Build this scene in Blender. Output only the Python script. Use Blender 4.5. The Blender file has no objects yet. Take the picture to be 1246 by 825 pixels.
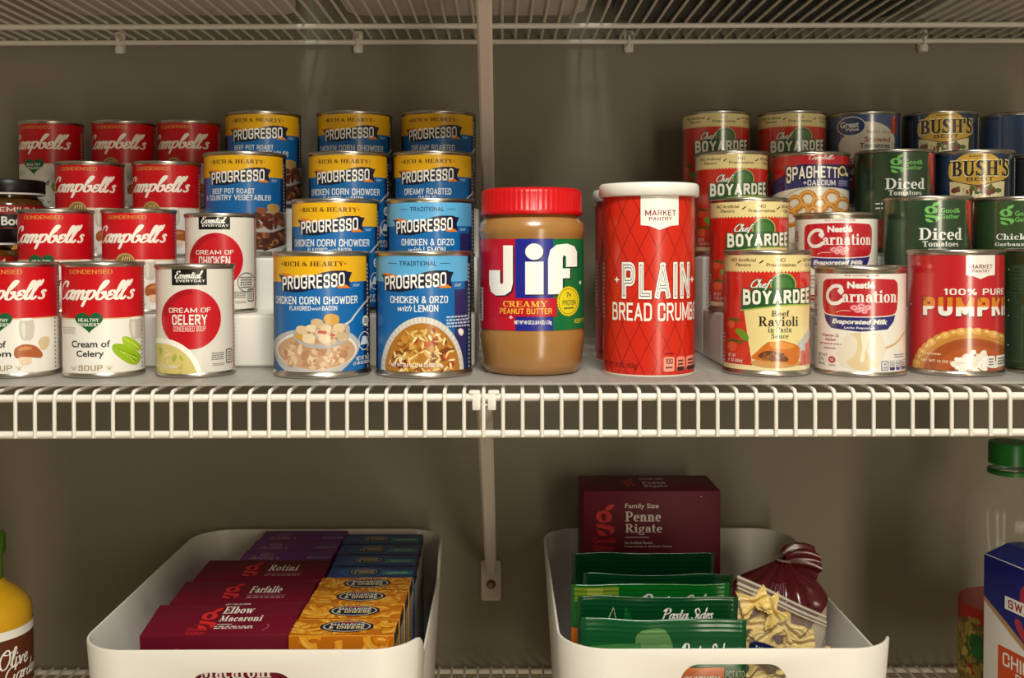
import bpy, bmesh, math, random
from math import sin, cos, pi, asin, atan2, sqrt, radians
from mathutils import Vector, Matrix
from mathutils.geometry import tessellate_polygon
random.seed(7)
SC = bpy.context.scene
COL = SC.collection
MM = 0.001
ZS = 1.25            # the can shelf stands 1.25 m above the floor; lengths below are millimetres measured from its top

# ------------------------------------------------------------------ materials
def lin(c):
    return tuple((v / 12.92 if v <= .04045 else ((v + .055) / 1.055) ** 2.4) for v in (x / 255 for x in c)) + (1,)
MATS = {}
def mat(rgb, rough=.42, metal=0, coat=0, spec=.5, name=None, alpha=1, trans=0, bump=0, bscale=300, vary=0, ior=1.45):
    key = (tuple(rgb), rough, metal, coat, spec, alpha, trans, bump, bscale, vary)
    if key in MATS: return MATS[key]
    m = bpy.data.materials.new(name or 'paint_%02x%02x%02x' % tuple(int(v) for v in rgb))
    m.use_nodes = True
    nt = m.node_tree; b = nt.nodes['Principled BSDF']
    b.inputs['Base Color'].default_value = lin(rgb)
    b.inputs['Roughness'].default_value = rough
    b.inputs['Metallic'].default_value = metal
    b.inputs['Coat Weight'].default_value = coat
    b.inputs['Coat Roughness'].default_value = .17
    b.inputs['Coat IOR'].default_value = 1.85 if coat >= .9 else 1.5
    b.inputs['Specular IOR Level'].default_value = spec
    b.inputs['Alpha'].default_value = alpha
    b.inputs['Transmission Weight'].default_value = trans
    b.inputs['IOR'].default_value = ior
    if bump or vary:
        tc = nt.nodes.new('ShaderNodeTexCoord'); nz = nt.nodes.new('ShaderNodeTexNoise')
        nz.inputs['Scale'].default_value = bscale; nz.inputs['Detail'].default_value = 4
        nt.links.new(tc.outputs['Object'], nz.inputs['Vector'])
        if bump:
            bp = nt.nodes.new('ShaderNodeBump'); bp.inputs['Strength'].default_value = bump; bp.inputs['Distance'].default_value = .001
            nt.links.new(nz.outputs['Fac'], bp.inputs['Height']); nt.links.new(bp.outputs['Normal'], b.inputs['Normal'])
        if vary:
            mx = nt.nodes.new('ShaderNodeMix'); mx.data_type = 'RGBA'
            mx.inputs[6].default_value = tuple(v * (1 - vary) for v in lin(rgb)[:3]) + (1,)
            mx.inputs[7].default_value = tuple(min(1, v * (1 + vary)) for v in lin(rgb)[:3]) + (1,)
            nt.links.new(nz.outputs['Fac'], mx.inputs[0]); nt.links.new(mx.outputs[2], b.inputs['Base Color'])
    MATS[key] = m
    return m

# ------------------------------------------------------------------ objects
def thing(name, label, cat, loc=(0, 0, 0), rz=0, group=None, rx=0):
    o = bpy.data.objects.new(name, None); COL.objects.link(o)
    o.empty_display_size = .02
    o.location = (loc[0] * MM, loc[1] * MM, loc[2] * MM + ZS)
    o.rotation_euler = (radians(rx), 0, radians(rz))
    o['label'] = label; o['category'] = cat
    if group: o['group'] = group
    return o
def tag(o, label, cat, group=None):
    o['label'] = label; o['category'] = cat
    if group: o['group'] = group
    return o
def put(name, me, parent=None, loc=None, rz=0):
    o = bpy.data.objects.new(name, me); COL.objects.link(o)
    if parent: o.parent = parent
    elif loc is None: o.location = (0, 0, ZS)
    if loc is not None:
        o.location = (loc[0] * MM, loc[1] * MM, loc[2] * MM + (0 if parent else ZS))
    if rz: o.rotation_euler = (0, 0, radians(rz))
    return o
def struct(name, me):
    o = bpy.data.objects.new(name, me); COL.objects.link(o); o['kind'] = 'structure'; return o
def mesh(verts, faces, mats, fm=None, smooth=True, normals=None, angle=None):
    me = bpy.data.meshes.new('m')
    me.from_pydata([(v[0] * MM, v[1] * MM, v[2] * MM) for v in verts], [], faces)
    for m in (mats if isinstance(mats, (list, tuple)) else [mats]): me.materials.append(m)
    if fm: me.polygons.foreach_set('material_index', fm)
    me.polygons.foreach_set('use_smooth', [bool(smooth)] * len(me.polygons))
    me.update()
    if normals: me.normals_split_custom_set_from_vertices(normals)
    elif smooth and angle:
        me.set_sharp_from_angle(angle=radians(angle))
    return me
class MB:
    """collects shapes for one mesh"""
    def __init__(s): s.v = []; s.f = []; s.m = []
    def add(s, vs, fs, mi=0):
        o = len(s.v); s.v += [tuple(v) for v in vs]; s.f += [tuple(i + o for i in f) for f in fs]; s.m += [mi] * len(fs); return s
    def lathe(s, prof, n=64, mod=None, mi=0, c=(0, 0, 0)):
        vs = []; fs = []; k = len(prof)
        for j in range(n):
            a = 2 * pi * j / n
            for i, (r, z) in enumerate(prof):
                rr = r * (mod(a, r, z) if mod else 1)
                vs.append((c[0] + rr * cos(a), c[1] + rr * sin(a), c[2] + z))
        for j in range(n):
            j2 = (j + 1) % n
            for i in range(k - 1):
                a, b, cc, d = j * k + i, j2 * k + i, j2 * k + i + 1, j * k + i + 1
                if prof[i][0] < 1e-6: fs.append((a, cc, d))
                elif prof[i + 1][0] < 1e-6: fs.append((a, b, d))
                else: fs.append((a, b, cc, d))
        return s.add(vs, fs, mi)
    def tube(s, pts, r, n=8, mi=0, cap=True):
        pts = [Vector(p) for p in pts]; vs = []; fs = []
        t0 = (pts[1] - pts[0]).normalized()
        up = Vector((0, 0, 1)) if abs(t0.z) < .9 else Vector((1, 0, 0))
        nrm = t0.cross(up).normalized()
        for i, p in enumerate(pts):
            t = (pts[min(i + 1, len(pts) - 1)] - pts[max(i - 1, 0)]).normalized()
            nrm = (nrm - t * nrm.dot(t)).normalized(); bn = t.cross(nrm)
            rr = r[i] if isinstance(r, (list, tuple)) else r
            for j in range(n):
                a = 2 * pi * j / n; vs.append(p + nrm * cos(a) * rr + bn * sin(a) * rr)
        for i in range(len(pts) - 1):
            for j in range(n):
                fs.append((i * n + j, i * n + (j + 1) % n, (i + 1) * n + (j + 1) % n, (i + 1) * n + j))
        if cap:
            fs.append(tuple(range(n - 1, -1, -1))); fs.append(tuple((len(pts) - 1) * n + j for j in range(n)))
        return s.add(vs, fs, mi)
    def box(s, x0, x1, y0, y1, z0, z1, bev=0, seg=2, mi=0, mx=None):
        bm = bmesh.new(); bmesh.ops.create_cube(bm, size=1)
        for v in bm.verts:
            v.co = Vector(((x0 + x1) / 2 + v.co.x * (x1 - x0), (y0 + y1) / 2 + v.co.y * (y1 - y0), (z0 + z1) / 2 + v.co.z * (z1 - z0)))
        if bev: bmesh.ops.bevel(bm, geom=bm.edges[:], offset=bev, segments=seg, affect='EDGES', profile=.5)
        bm.verts.index_update()
        vs = [mx @ v.co if mx else v.co.copy() for v in bm.verts]; fs = [[v.index for v in f.verts] for f in bm.faces]
        bm.free(); return s.add(vs, fs, mi)
    def grid(s, fn, nu, nv, mi=0, wrap=False):
        vs = [fn(i / nu, j / nv) for j in range(nv + 1) for i in range(nu + (0 if wrap else 1))]
        w = nu if wrap else nu + 1
        fs = [(j * w + i, j * w + (i + 1) % w, (j + 1) * w + (i + 1) % w, (j + 1) * w + i) for j in range(nv) for i in range(nu)]
        return s.add(vs, fs, mi)
    def mesh(s, mats, smooth=True, angle=40):
        return mesh(s.v, s.f, mats, s.m, smooth, angle=angle)

# ------------------------------------------------------------------ flat artwork: triangles in millimetres, later laid on a surface
def smoothline(p, n=5, closed=False):
    out = []; L = len(p)
    rng = range(L) if closed else range(L - 1)
    for i in rng:
        if closed: a, b, c, d = p[i - 1], p[i], p[(i + 1) % L], p[(i + 2) % L]
        else: a, b, c, d = p[max(i - 1, 0)], p[i], p[i + 1], p[min(i + 2, L - 1)]
        for k in range(n):
            t = k / n; t2 = t * t; t3 = t2 * t
            out.append(tuple(.5 * (2 * b[q] + (c[q] - a[q]) * t + (2 * a[q] - 5 * b[q] + 4 * c[q] - d[q]) * t2 + (3 * b[q] - a[q] - 3 * c[q] + d[q]) * t3) for q in (0, 1)))
    if not closed: out.append(tuple(p[-1]))
    return out
def tess(loops):
    pts = [p for l in loops for p in l]
    tr = tessellate_polygon([[Vector((x, y, 0)) for x, y in l] for l in loops])
    return [(pts[a], pts[b], pts[c]) for a, b, c in tr]
def ell(cx, cy, rx, ry, n=28, a0=0, a1=2 * pi, rot=0):
    full = abs(a1 - a0) > 6.28
    k = n if full else n + 1
    out = []
    for i in range(k):
        a = a0 + (a1 - a0) * i / n; x, y = rx * cos(a), ry * sin(a)
        out.append((cx + x * cos(rot) - y * sin(rot), cy + x * sin(rot) + y * cos(rot)))
    return out
def fan(poly):
    return [(poly[0], poly[i], poly[i + 1]) for i in range(1, len(poly) - 1)]
def ribbon(pts, w, caps=True):
    """w: a width or a list of widths, one per point"""
    tr = []; L = len(pts); side = []
    for i, p in enumerate(pts):
        a, b = pts[max(i - 1, 0)], pts[min(i + 1, L - 1)]
        dx, dy = b[0] - a[0], b[1] - a[1]; d = sqrt(dx * dx + dy * dy) or 1
        ww = (w[i] if isinstance(w, list) else w) / 2
        side.append(((p[0] - dy / d * ww, p[1] + dx / d * ww), (p[0] + dy / d * ww, p[1] - dx / d * ww)))
    for i in range(L - 1):
        (a, b), (c, d) = side[i], side[i + 1]
        tr += [(a, b, d), (a, d, c)]
    if caps:
        for i in (0, L - 1):
            ww = (w[i] if isinstance(w, list) else w) / 2
            tr += fan(ell(pts[i][0], pts[i][1], ww, ww, 10))
    return tr
_FC = {}
def sans(s, bold=0.0, sp=1.0):
    key = (s, bold, sp)
    if key not in _FC:
        cu = bpy.data.curves.new('t', 'FONT'); cu.body = s; cu.size = 1; cu.offset = bold; cu.resolution_u = 3; cu.fill_mode = 'FRONT'; cu.space_character = sp
        o = bpy.data.objects.new('t', cu); COL.objects.link(o)
        dg = bpy.context.evaluated_depsgraph_get(); me = o.evaluated_get(dg).to_mesh()
        me.calc_loop_triangles(); vs = [(v.co.x, v.co.y) for v in me.vertices]
        _FC[key] = [tuple(vs[i] for i in t.vertices) for t in me.loop_triangles]
        bpy.data.objects.remove(o); bpy.data.curves.remove(cu)
    return _FC[key]
# block capitals drawn with one stroke width and rounded corners
def _rp(p, r=.2, closed=False):
    out = []; L = len(p)
    for i, b in enumerate(p):
        if not closed and i in (0, L - 1): out.append(b); continue
        a, c = p[i - 1], p[(i + 1) % L]
        da = sqrt((a[0] - b[0]) ** 2 + (a[1] - b[1]) ** 2); dc = sqrt((c[0] - b[0]) ** 2 + (c[1] - b[1]) ** 2)
        q = min(r, da * .5, dc * .5); A = (b[0] + (a[0] - b[0]) * q / da, b[1] + (a[1] - b[1]) * q / da); C = (b[0] + (c[0] - b[0]) * q / dc, b[1] + (c[1] - b[1]) * q / dc)
        for k in range(6):
            t = k / 5; out.append(tuple((1 - t) ** 2 * A[j] + 2 * t * (1 - t) * b[j] + t * t * C[j] for j in (0, 1)))
    if closed: out.append(out[0])
    return out
def _g(wd, *st): return (wd, st)
_E = [[(0, 0), (0, 1)], [(0, 1), (.48, 1)], [(0, .52), (.42, .52)], [(0, 0), (.48, 0)]]
BLOCK = {
 'A': _g(.64, [(0, 0), (.32, 1)], [(.32, 1), (.64, 0)], [(.1, .28), (.54, .28)]), 'B': _g(.6, [(0, 0), (0, 1)], _rp([(0, 1), (.54, 1), (.54, .53), (0, .53)]), _rp([(0, .53), (.6, .53), (.6, 0), (0, 0)])),
 'C': _g(.58, _rp([(.58, .68), (.58, 1), (0, 1), (0, 0), (.58, 0), (.58, .32)])), 'D': _g(.6, [(0, 0), (0, 1)], _rp([(0, 1), (.6, 1), (.6, 0), (0, 0)], .28)),
 'E': _g(.48, *_E), 'F': _g(.46, *_E[:3]), 'G': _g(.6, _rp([(.6, .7), (.6, 1), (0, 1), (0, 0), (.6, 0), (.6, .45)]), [(.6, .45), (.34, .45)]),
 'H': _g(.6, [(0, 0), (0, 1)], [(.6, 0), (.6, 1)], [(0, .52), (.6, .52)]), 'I': _g(0, [(0, 0), (0, 1)]), 'J': _g(.46, _rp([(.46, 1), (.46, 0), (0, 0), (0, .28)])),
 'K': _g(.58, [(0, 0), (0, 1)], [(.56, 1), (.02, .4)], [(.2, .6), (.58, 0)]), 'L': _g(.46, [(0, 0), (0, 1)], [(0, 0), (.46, 0)]),
 'M': _g(.84, [(0, 0), (0, 1)], [(0, 1), (.42, .15)], [(.42, .15), (.84, 1)], [(.84, 1), (.84, 0)]), 'N': _g(.62, [(0, 0), (0, 1)], [(0, 1), (.62, 0)], [(.62, 0), (.62, 1)]),
 'O': _g(.6, _rp([(0, 0), (0, 1), (.6, 1), (.6, 0)], .24, True)), 'P': _g(.58, [(0, 0), (0, 1)], _rp([(0, 1), (.58, 1), (.58, .45), (0, .45)])),
 'Q': _g(.6, _rp([(0, 0), (0, 1), (.6, 1), (.6, 0)], .24, True), [(.36, .2), (.64, -.06)]), 'R': _g(.6, [(0, 0), (0, 1)], _rp([(0, 1), (.58, 1), (.58, .5), (0, .5)]), [(.32, .48), (.6, 0)]),
 'S': _g(.56, _rp([(.56, .74), (.56, 1), (0, 1), (0, .52), (.56, .5), (.56, 0), (0, 0), (0, .26)])), 'T': _g(.56, [(0, 1), (.56, 1)], [(.28, 0), (.28, 1)]),
 'U': _g(.6, _rp([(0, 1), (0, 0), (.6, 0), (.6, 1)], .26)), 'V': _g(.62, [(0, 1), (.31, 0)], [(.31, 0), (.62, 1)]), 'W': _g(.92, [(0, 1), (.22, 0)], [(.22, 0), (.46, .9)], [(.46, .9), (.7, 0)], [(.7, 0), (.92, 1)]),
 'X': _g(.6, [(0, 0), (.6, 1)], [(0, 1), (.6, 0)]), 'Y': _g(.6, [(0, 1), (.3, .45)], [(.6, 1), (.3, .45)], [(.3, 0), (.3, .48)]), 'Z': _g(.54, [(0, 1), (.54, 1)], [(.54, 1), (0, 0)], [(0, 0), (.54, 0)]),
 '&': _g(.64, _rp([(.64, 0), (.12, .7), (.12, 1), (.46, 1), (.46, .7), (0, .36), (0, 0), (.4, 0), (.62, .42)], .18)),
 '0': _g(.52, _rp([(0, 0), (0, 1), (.52, 1), (.52, 0)], .24, True)), '1': _g(.2, [(.16, 0), (.16, 1)], [(0, .84), (.16, 1)]), '2': _g(.5, _rp([(0, .76), (0, 1), (.5, 1), (.5, .6), (0, 0)]), [(0, 0), (.5, 0)]),
 '3': _g(.5, _rp([(0, .78), (0, 1), (.5, 1), (.5, .53), (.18, .53)]), _rp([(.18, .53), (.5, .53), (.5, 0), (0, 0), (0, .24)])), '4': _g(.52, [(.4, 0), (.4, 1)], [(.4, 1), (0, .28)], [(0, .28), (.52, .28)]),
 '5': _g(.5, [(.46, 1), (0, 1)], [(0, 1), (0, .56)], _rp([(0, .58), (.5, .58), (.5, 0), (0, 0), (0, .22)])), '8': _g(.5, _rp([(0, .54), (0, 1), (.5, 1), (.5, .54)], .2, True), _rp([(0, 0), (0, .54), (.5, .54), (.5, 0)], .2, True)),
 '9': _g(.5, _rp([(.5, .45), (0, .45), (0, 1), (.5, 1), (.5, 0), (.05, 0)])), '7': _g(.5, [(0, 1), (.5, 1)], [(.5, 1), (.16, 0)]), '6': _g(.5, _rp([(.48, .8), (.48, 1), (0, 1), (0, 0), (.5, 0), (.5, .55), (0, .55)])),
 '%': _g(.8, _rp([(0, .6), (0, 1), (.26, 1), (.26, .6)], .12, True), _rp([(.54, 0), (.54, .4), (.8, .4), (.8, 0)], .12, True), [(.18, 0), (.62, 1)]),
 '+': _g(.5, [(0, .5), (.5, .5)], [(.25, .25), (.25, .75)]), "'": _g(0, [(0, .75), (0, 1)]), '.': _g(0, [(0, 0), (0, .01)]), '-': _g(.3, [(0, .5), (.3, .5)]), '|': _g(0, [(0, -.1), (0, 1.1)]),
 '(': _g(.14, _rp([(.14, 1.1), (0, .8), (0, .2), (.14, -.1)])), ')': _g(.14, _rp([(0, 1.1), (.14, .8), (.14, .2), (0, -.1)])), ' ': _g(.12),
}
def block(s, w=.2):
    out = []; x = 0
    for ch in s:
        wd, st = BLOCK[ch]
        for q in st:
            q = [(px + x, py) for px, py in q]
            ends = []
            for a, b in ((q[0], q[1]), (q[-1], q[-2])):
                d = sqrt((a[0] - b[0]) ** 2 + (a[1] - b[1]) ** 2) or 1; e = w / 2
                ends.append((a[0] + (a[0] - b[0]) / d * e, a[1] + (a[1] - b[1]) / d * e))
            if q[0] == q[-1] and len(q) > 2: ends = [q[0], q[-1]]
            q[0], q[-1] = ends
            t = ribbon(q, w, False)
            out += [tuple((px, max(-w / 2, min(1 + w / 2, py))) for px, py in k) for k in t] if ch not in '()|Q' else t
        x += wd + w + .09 + .35 * w
    return out
# serif letters: v = stem(x,y0,y1,foot,head), o = bowl arc, l = line, d = dot
SW, TH, SL, ST = .2, .07, .12, .06
def _stem(x, y0, y1, fb=2, ft=2, w=SW):
    q = [(x - w / 2, y0, x + w / 2, y1)]
    for f, y in ((fb, y0), (ft, y1 - ST)):
        if f: q.append((x - w / 2 - (SL if f in (1, 2) else 0), y, x + w / 2 + (SL if f in (2, 3) else 0), y + ST))
    return [t for a, b, c, d in q for t in (((a, b), (c, b), (c, d)), ((a, b), (c, d), (a, d)))]
def _bowl(cx, cy, rx, ry, a0=0, a1=360, w=SW, th=TH):
    n = max(8, int(abs(a1 - a0) / 15)); pts = []; ws = []
    for i in range(n + 1):
        a = radians(a0 + (a1 - a0) * i / n); pts.append((cx + (rx - w / 2) * cos(a), cy + (ry - th / 2) * sin(a))); ws.append(th + (w - th) * abs(cos(a)) ** 1.3)
    return ribbon(pts, ws, False)
def _ln(x0, y0, x1, y1, w=TH): return ribbon([(x0, y0), (x1, y1)], w, False)
def _dot(x, y, r=.115): return fan(ell(x, y, r, r, 12))
X = .66
SERIF = {
 'A': (.92, lambda: _ln(.14, 0, .46, 1) + _ln(.46, 1, .76, 0, SW) + _ln(.25, .33, .6, .33) + _ln(.02, .03, .3, .03) + _ln(.56, .03, .92, .03)),
 'B': (.8, lambda: _stem(.2, 0, 1, 1, 1) + _bowl(.36, .75, .36, .25, -90, 90) + _bowl(.36, .26, .42, .27, -90, 90) + _ln(.2, .97, .38, .97) + _ln(.2, .51, .38, .51) + _ln(.2, .03, .38, .03)),
 'C': (.82, lambda: _bowl(.46, .5, .42, .52, 40, 320) + _ln(.76, .62, .76, 1.0)),
 'D': (.9, lambda: _stem(.2, 0, 1, 1, 1) + _bowl(.36, .5, .5, .5, -90, 90) + _ln(.2, .97, .38, .97) + _ln(.2, .03, .38, .03)),
 'E': (.76, lambda: _stem(.2, 0, 1, 1, 1) + _ln(.2, .97, .7, .97) + _ln(.2, .51, .55, .51) + _ln(.2, .03, .72, .03) + _ln(.69, .97, .69, .72) + _ln(.71, .03, .71, .3) + _ln(.54, .4, .54, .62)),
 'F': (.72, lambda: _stem(.2, 0, 1, 2, 1) + _ln(.2, .97, .7, .97) + _ln(.2, .51, .55, .51) + _ln(.69, .97, .69, .72) + _ln(.54, .4, .54, .62)),
 'G': (.88, lambda: _bowl(.46, .5, .42, .52, 40, 330) + _ln(.76, .62, .76, 1.0) + _stem(.72, .05, .46, 0, 2)),
 'H': (.98, lambda: _stem(.22, 0, 1) + _stem(.76, 0, 1) + _ln(.2, .51, .76, .51, .09)),
 'I': (.44, lambda: _stem(.22, 0, 1)),
 'M': (1.12, lambda: _stem(.18, 0, 1, 2, 1, TH) + _ln(.2, 1, .52, .1, SW) + _ln(.52, .1, .84, 1) + _stem(.88, 0, 1, 2, 3)),
 'P': (.78, lambda: _stem(.2, 0, 1, 2, 1) + _bowl(.36, .71, .4, .29, -90, 90) + _ln(.2, .97, .38, .97) + _ln(.2, .45, .38, .45)),
 'R': (.88, lambda: _stem(.2, 0, 1, 2, 1) + _bowl(.36, .74, .38, .26, -90, 90) + _ln(.2, .97, .38, .97) + _ln(.2, .5, .4, .5) + _ln(.42, .5, .72, .02, SW) + _ln(.6, .03, .9, .03)),
 'S': (.7, lambda: _bowl(.35, .75, .29, .27, 30, 250) + _bowl(.35, .27, .31, .29, 70, -150) + _ln(.2, .62, .5, .42, SW) + _ln(.6, .7, .6, 1) + _ln(.07, 0, .07, .3)),
 'T': (.84, lambda: _stem(.42, 0, 1, 2, 0) + _ln(.06, .97, .78, .97) + _ln(.07, .97, .07, .7) + _ln(.77, .97, .77, .7)),
 'U': (.9, lambda: _stem(.22, .3, 1, 0, 2) + _stem(.7, .3, 1, 0, 2, .1) + _bowl(.455, .32, .33, .34, 180, 360, .17)),
 'Y': (.9, lambda: _stem(.45, 0, .5, 2, 0) + _ln(.14, 1, .45, .45, SW) + _ln(.76, 1, .48, .45) + _ln(.0, .97, .32, .97) + _ln(.62, .97, .9, .97)),
 '&': (.95, lambda: _bowl(.36, .27, .32, .28, 0, 360, .16) + _bowl(.38, .77, .24, .22, 0, 360, .13) + _ln(.3, .6, .85, .02, .16) + _ln(.62, .2, .82, .5)),
 "'": (.26, lambda: _ln(.14, 1.02, .1, .68, .14)),
 'a': (.64, lambda: _stem(.46, .04, .5, 0, 0) + _bowl(.33, .45, .22, .22, 0, 165) + _bowl(.28, .2, .24, .21, 60, 300) + _ln(.28, .39, .46, .4) + _dot(.16, .5, .09) + _ln(.46, .06, .64, .03)),
 'b': (.7, lambda: _stem(.2, 0, 1, 0, 1) + _bowl(.36, X / 2, .31, X / 2 + .01, -120, 120)),
 'c': (.56, lambda: _bowl(.32, X / 2, .29, X / 2 + .01, 50, 315) + _dot(.46, .5, .095)),
 'd': (.72, lambda: _stem(.5, 0, 1, 3, 1) + _bowl(.34, X / 2, .31, X / 2 + .01, 60, 300)),
 'e': (.6, lambda: _bowl(.32, X / 2, .29, X / 2 + .01, 0, 315) + _ln(.1, .35, .58, .35)),
 'f': (.44, lambda: _stem(.2, 0, .8, 2, 0) + _bowl(.32, .8, .22, .22, 60, 180) + _dot(.42, .9, .085) + _ln(.02, .63, .42, .63)),
 'g': (.66, lambda: _bowl(.31, .43, .26, .24, 0, 360, .17) + _bowl(.33, -.1, .3, .19, 0, 360, .13) + _ln(.14, .22, .16, .08, .1) + _dot(.58, .62, .08)),
 'h': (.74, lambda: _stem(.2, 0, 1, 2, 1) + _stem(.54, 0, .45, 2, 0) + _bowl(.38, .44, .26, .23, 0, 150)),
 'i': (.4, lambda: _stem(.2, 0, X, 2, 1) + _dot(.2, .87)),
 'k': (.74, lambda: _stem(.2, 0, 1, 2, 1) + _ln(.25, .28, .58, .63) + _ln(.36, .4, .62, .02, SW) + _ln(.46, .63, .7, .63) + _ln(.5, .03, .78, .03)),
 'l': (.4, lambda: _stem(.2, 0, 1, 2, 1)),
 'm': (1.08, lambda: _stem(.2, 0, X, 2, 1) + _stem(.54, 0, .45, 2, 0) + _bowl(.38, .44, .26, .23, 0, 150) + _stem(.88, 0, .45, 2, 0) + _bowl(.72, .44, .26, .23, 0, 150)),
 'n': (.74, lambda: _stem(.2, 0, X, 2, 1) + _stem(.54, 0, .45, 2, 0) + _bowl(.38, .44, .26, .23, 0, 150)),
 'o': (.66, lambda: _bowl(.33, X / 2, .31, X / 2 + .01)),
 'p': (.72, lambda: _stem(.2, -.3, X, 2, 1) + _bowl(.36, X / 2, .31, X / 2 + .01, -120, 120)),
 'r': (.54, lambda: _stem(.2, 0, X, 2, 1) + _bowl(.4, .44, .2, .22, 60, 160) + _dot(.46, .55, .095)),
 's': (.52, lambda: _bowl(.27, .5, .2, .17, 20, 240, .14) + _bowl(.26, .18, .21, .19, 70, -160, .14) + _ln(.16, .42, .38, .27, .15)),
 't': (.46, lambda: _stem(.2, .15, .9, 0, 0) + _bowl(.33, .17, .23, .18, 180, 300) + _ln(.02, .63, .42, .63)),
 'u': (.74, lambda: _stem(.2, .2, X, 0, 1) + _stem(.54, 0, X, 3, 1) + _bowl(.36, .22, .26, .23, 180, 320)),
 'v': (.66, lambda: _ln(.14, X, .36, 0, SW) + _ln(.56, X, .36, 0) + _ln(.0, .63, .28, .63) + _ln(.44, .63, .66, .63)),
 'w': (.98, lambda: _ln(.14, X, .33, 0, SW) + _ln(.5, X, .33, 0) + _ln(.48, X, .67, 0, SW) + _ln(.86, X, .67, 0) + _ln(.0, .63, .28, .63) + _ln(.76, .63, .97, .63)),
 'y': (.66, lambda: _ln(.14, X, .36, 0, SW) + _ln(.56, X, .24, -.28) + _dot(.18, -.22, .09) + _ln(.0, .63, .28, .63) + _ln(.44, .63, .66, .63)),
 'z': (.58, lambda: _ln(.06, .63, .52, .63) + _ln(.06, .03, .54, .03) + _ln(.14, .03, .46, .63, SW) + _ln(.07, .63, .07, .46) + _ln(.53, .03, .53, .2)),
 ' ': (.3, lambda: []),
}
def serif(s):
    out = []; x = 0
    for ch in s:
        w, g = SERIF[ch]
        out += [tuple((px + x, py) for px, py in t) for t in g()]; x += w + .03
    return out
# brush-script letters: advance and strokes
BR = {
 'C': (1.35, [[(1.3, 1.55), (1.3, 1.95), (.95, 2.05), (.45, 1.6), (.2, .85), (.35, .15), (.8, -.03), (1.2, .2), (1.4, .5)]]),
 'E': (1.2, [[(1.1, 1.75), (.9, 2.0), (.45, 1.9), (.35, 1.5), (.7, 1.15), (.3, .95), (.12, .45), (.4, 0), (.85, .1), (1.15, .45)]]),
 'G': (1.5, [[(1.3, 1.55), (1.25, 1.95), (.9, 2.05), (.4, 1.6), (.2, .85), (.4, .15), (.85, .0), (1.25, .5), (1.3, .9), (1.2, .2), (1.05, -.6), (.6, -.8)]]),
 'O': (1.55, [[(.95, 2.0), (.45, 1.7), (.2, .85), (.5, .05), (1.0, .1), (1.35, .9), (1.2, 1.8), (.8, 2.0), (.6, 1.6), (1.1, 1.5), (1.6, 1.7)]]),
 'P': (1.2, [[(.5, 1.8), (.35, .9), (.2, 0)], [(.05, 1.5), (.5, 2.0), (1.1, 1.9), (1.15, 1.3), (.75, .95), (.4, 1.0)]]),
 'S': (1.1, [[(1.05, 1.7), (.8, 2.0), (.4, 1.75), (.5, 1.25), (.85, .8), (.7, .15), (.25, 0), (.0, .3)]]),
 'a': (1.1, [[(.85, .85), (.55, 1.0), (.22, .72), (.15, .28), (.35, .0), (.62, .15), (.85, .8)], [(.92, 1.0), (.83, .3), (.95, .02), (1.2, .25)]]),
 'b': (.9, [[(.1, .9), (.5, 1.6), (.62, 2.05), (.4, 2.1), (.2, 1.5), (.1, .6), (.2, .08), (.5, 0), (.75, .4), (.68, .85), (.45, .8), (.6, .65)]]),
 'd': (1.1, [[(.85, .85), (.55, 1.0), (.22, .72), (.15, .28), (.35, .0), (.62, .15), (.85, .8)], [(1.0, 2.0), (.83, .3), (.95, .02), (1.2, .25)]]),
 'e': (.78, [[(.15, .45), (.5, .55), (.62, .85), (.4, 1.0), (.18, .7), (.15, .25), (.4, -.02), (.8, .25)]]),
 '3': (.8, [[(.7, .78), (.55, 1.0), (.25, .88), (.28, .62), (.52, .52), (.2, .42), (.12, .15), (.4, -.02), (.8, .22)]]),
 'f': (.7, [[(.75, 1.85), (.55, 2.05), (.38, 1.6), (.28, .4), (.15, -.5)], [(.05, .95), (.65, 1.0)]]),
 'h': (.95, [[(.3, 2.0), (.18, 1.0), (.1, 0)], [(.14, .5), (.4, .95), (.62, .85), (.6, .2), (.72, 0), (.95, .25)]]),
 'i': (.45, [[(.12, .95), (.1, .25), (.22, 0), (.45, .25)], [(.2, 1.35), (.22, 1.4)]]),
 'l': (.52, [[(.0, .35), (.38, 1.4), (.5, 1.98), (.34, 2.1), (.2, 1.6), (.12, .5), (.2, .05), (.38, 0), (.55, .25)]]),
 'm': (1.35, [[(0, .75), (.15, .98), (.18, .7), (.1, 0)], [(.14, .5), (.4, .97), (.58, .95), (.6, .6), (.52, 0)], [(.57, .5), (.83, .97), (1.02, .95), (1.03, .5), (1.0, .1), (1.12, 0), (1.35, .25)]]),
 'n': (.95, [[(0, .75), (.15, .98), (.18, .7), (.1, 0)], [(.14, .5), (.4, .97), (.6, .92), (.58, .3), (.7, 0), (.95, .25)]]),
 'o': (.9, [[(.6, .95), (.3, .9), (.14, .45), (.35, .02), (.65, .15), (.75, .6), (.55, .95)]]),
 'p': (.95, [[(0, .8), (.15, 1.0), (.15, .5), (.0, -.75)], [(.12, .55), (.4, 1.0), (.7, .9), (.75, .42), (.5, .02), (.2, .12)]]),
 'r': (.6, [[(0, .8), (.12, .98), (.12, .05)], [(.13, .5), (.35, .97), (.58, .85)]]),
 's': (.7, [[(.55, .88), (.35, 1.0), (.18, .8), (.42, .5), (.48, .18), (.25, 0), (.0, .12)]]),
 't': (.6, [[(.34, 1.6), (.2, .4), (.3, .02), (.58, .25)], [(.0, 1.05), (.6, 1.1)]]),
 'v': (.8, [[(0, .88), (.15, .95), (.3, .05), (.6, .85), (.8, .8)]]),
 "'": (.38, [[(.26, 2.15), (.22, 1.9), (.1, 1.6)]]),
 ' ': (.6, []),
}
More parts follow.
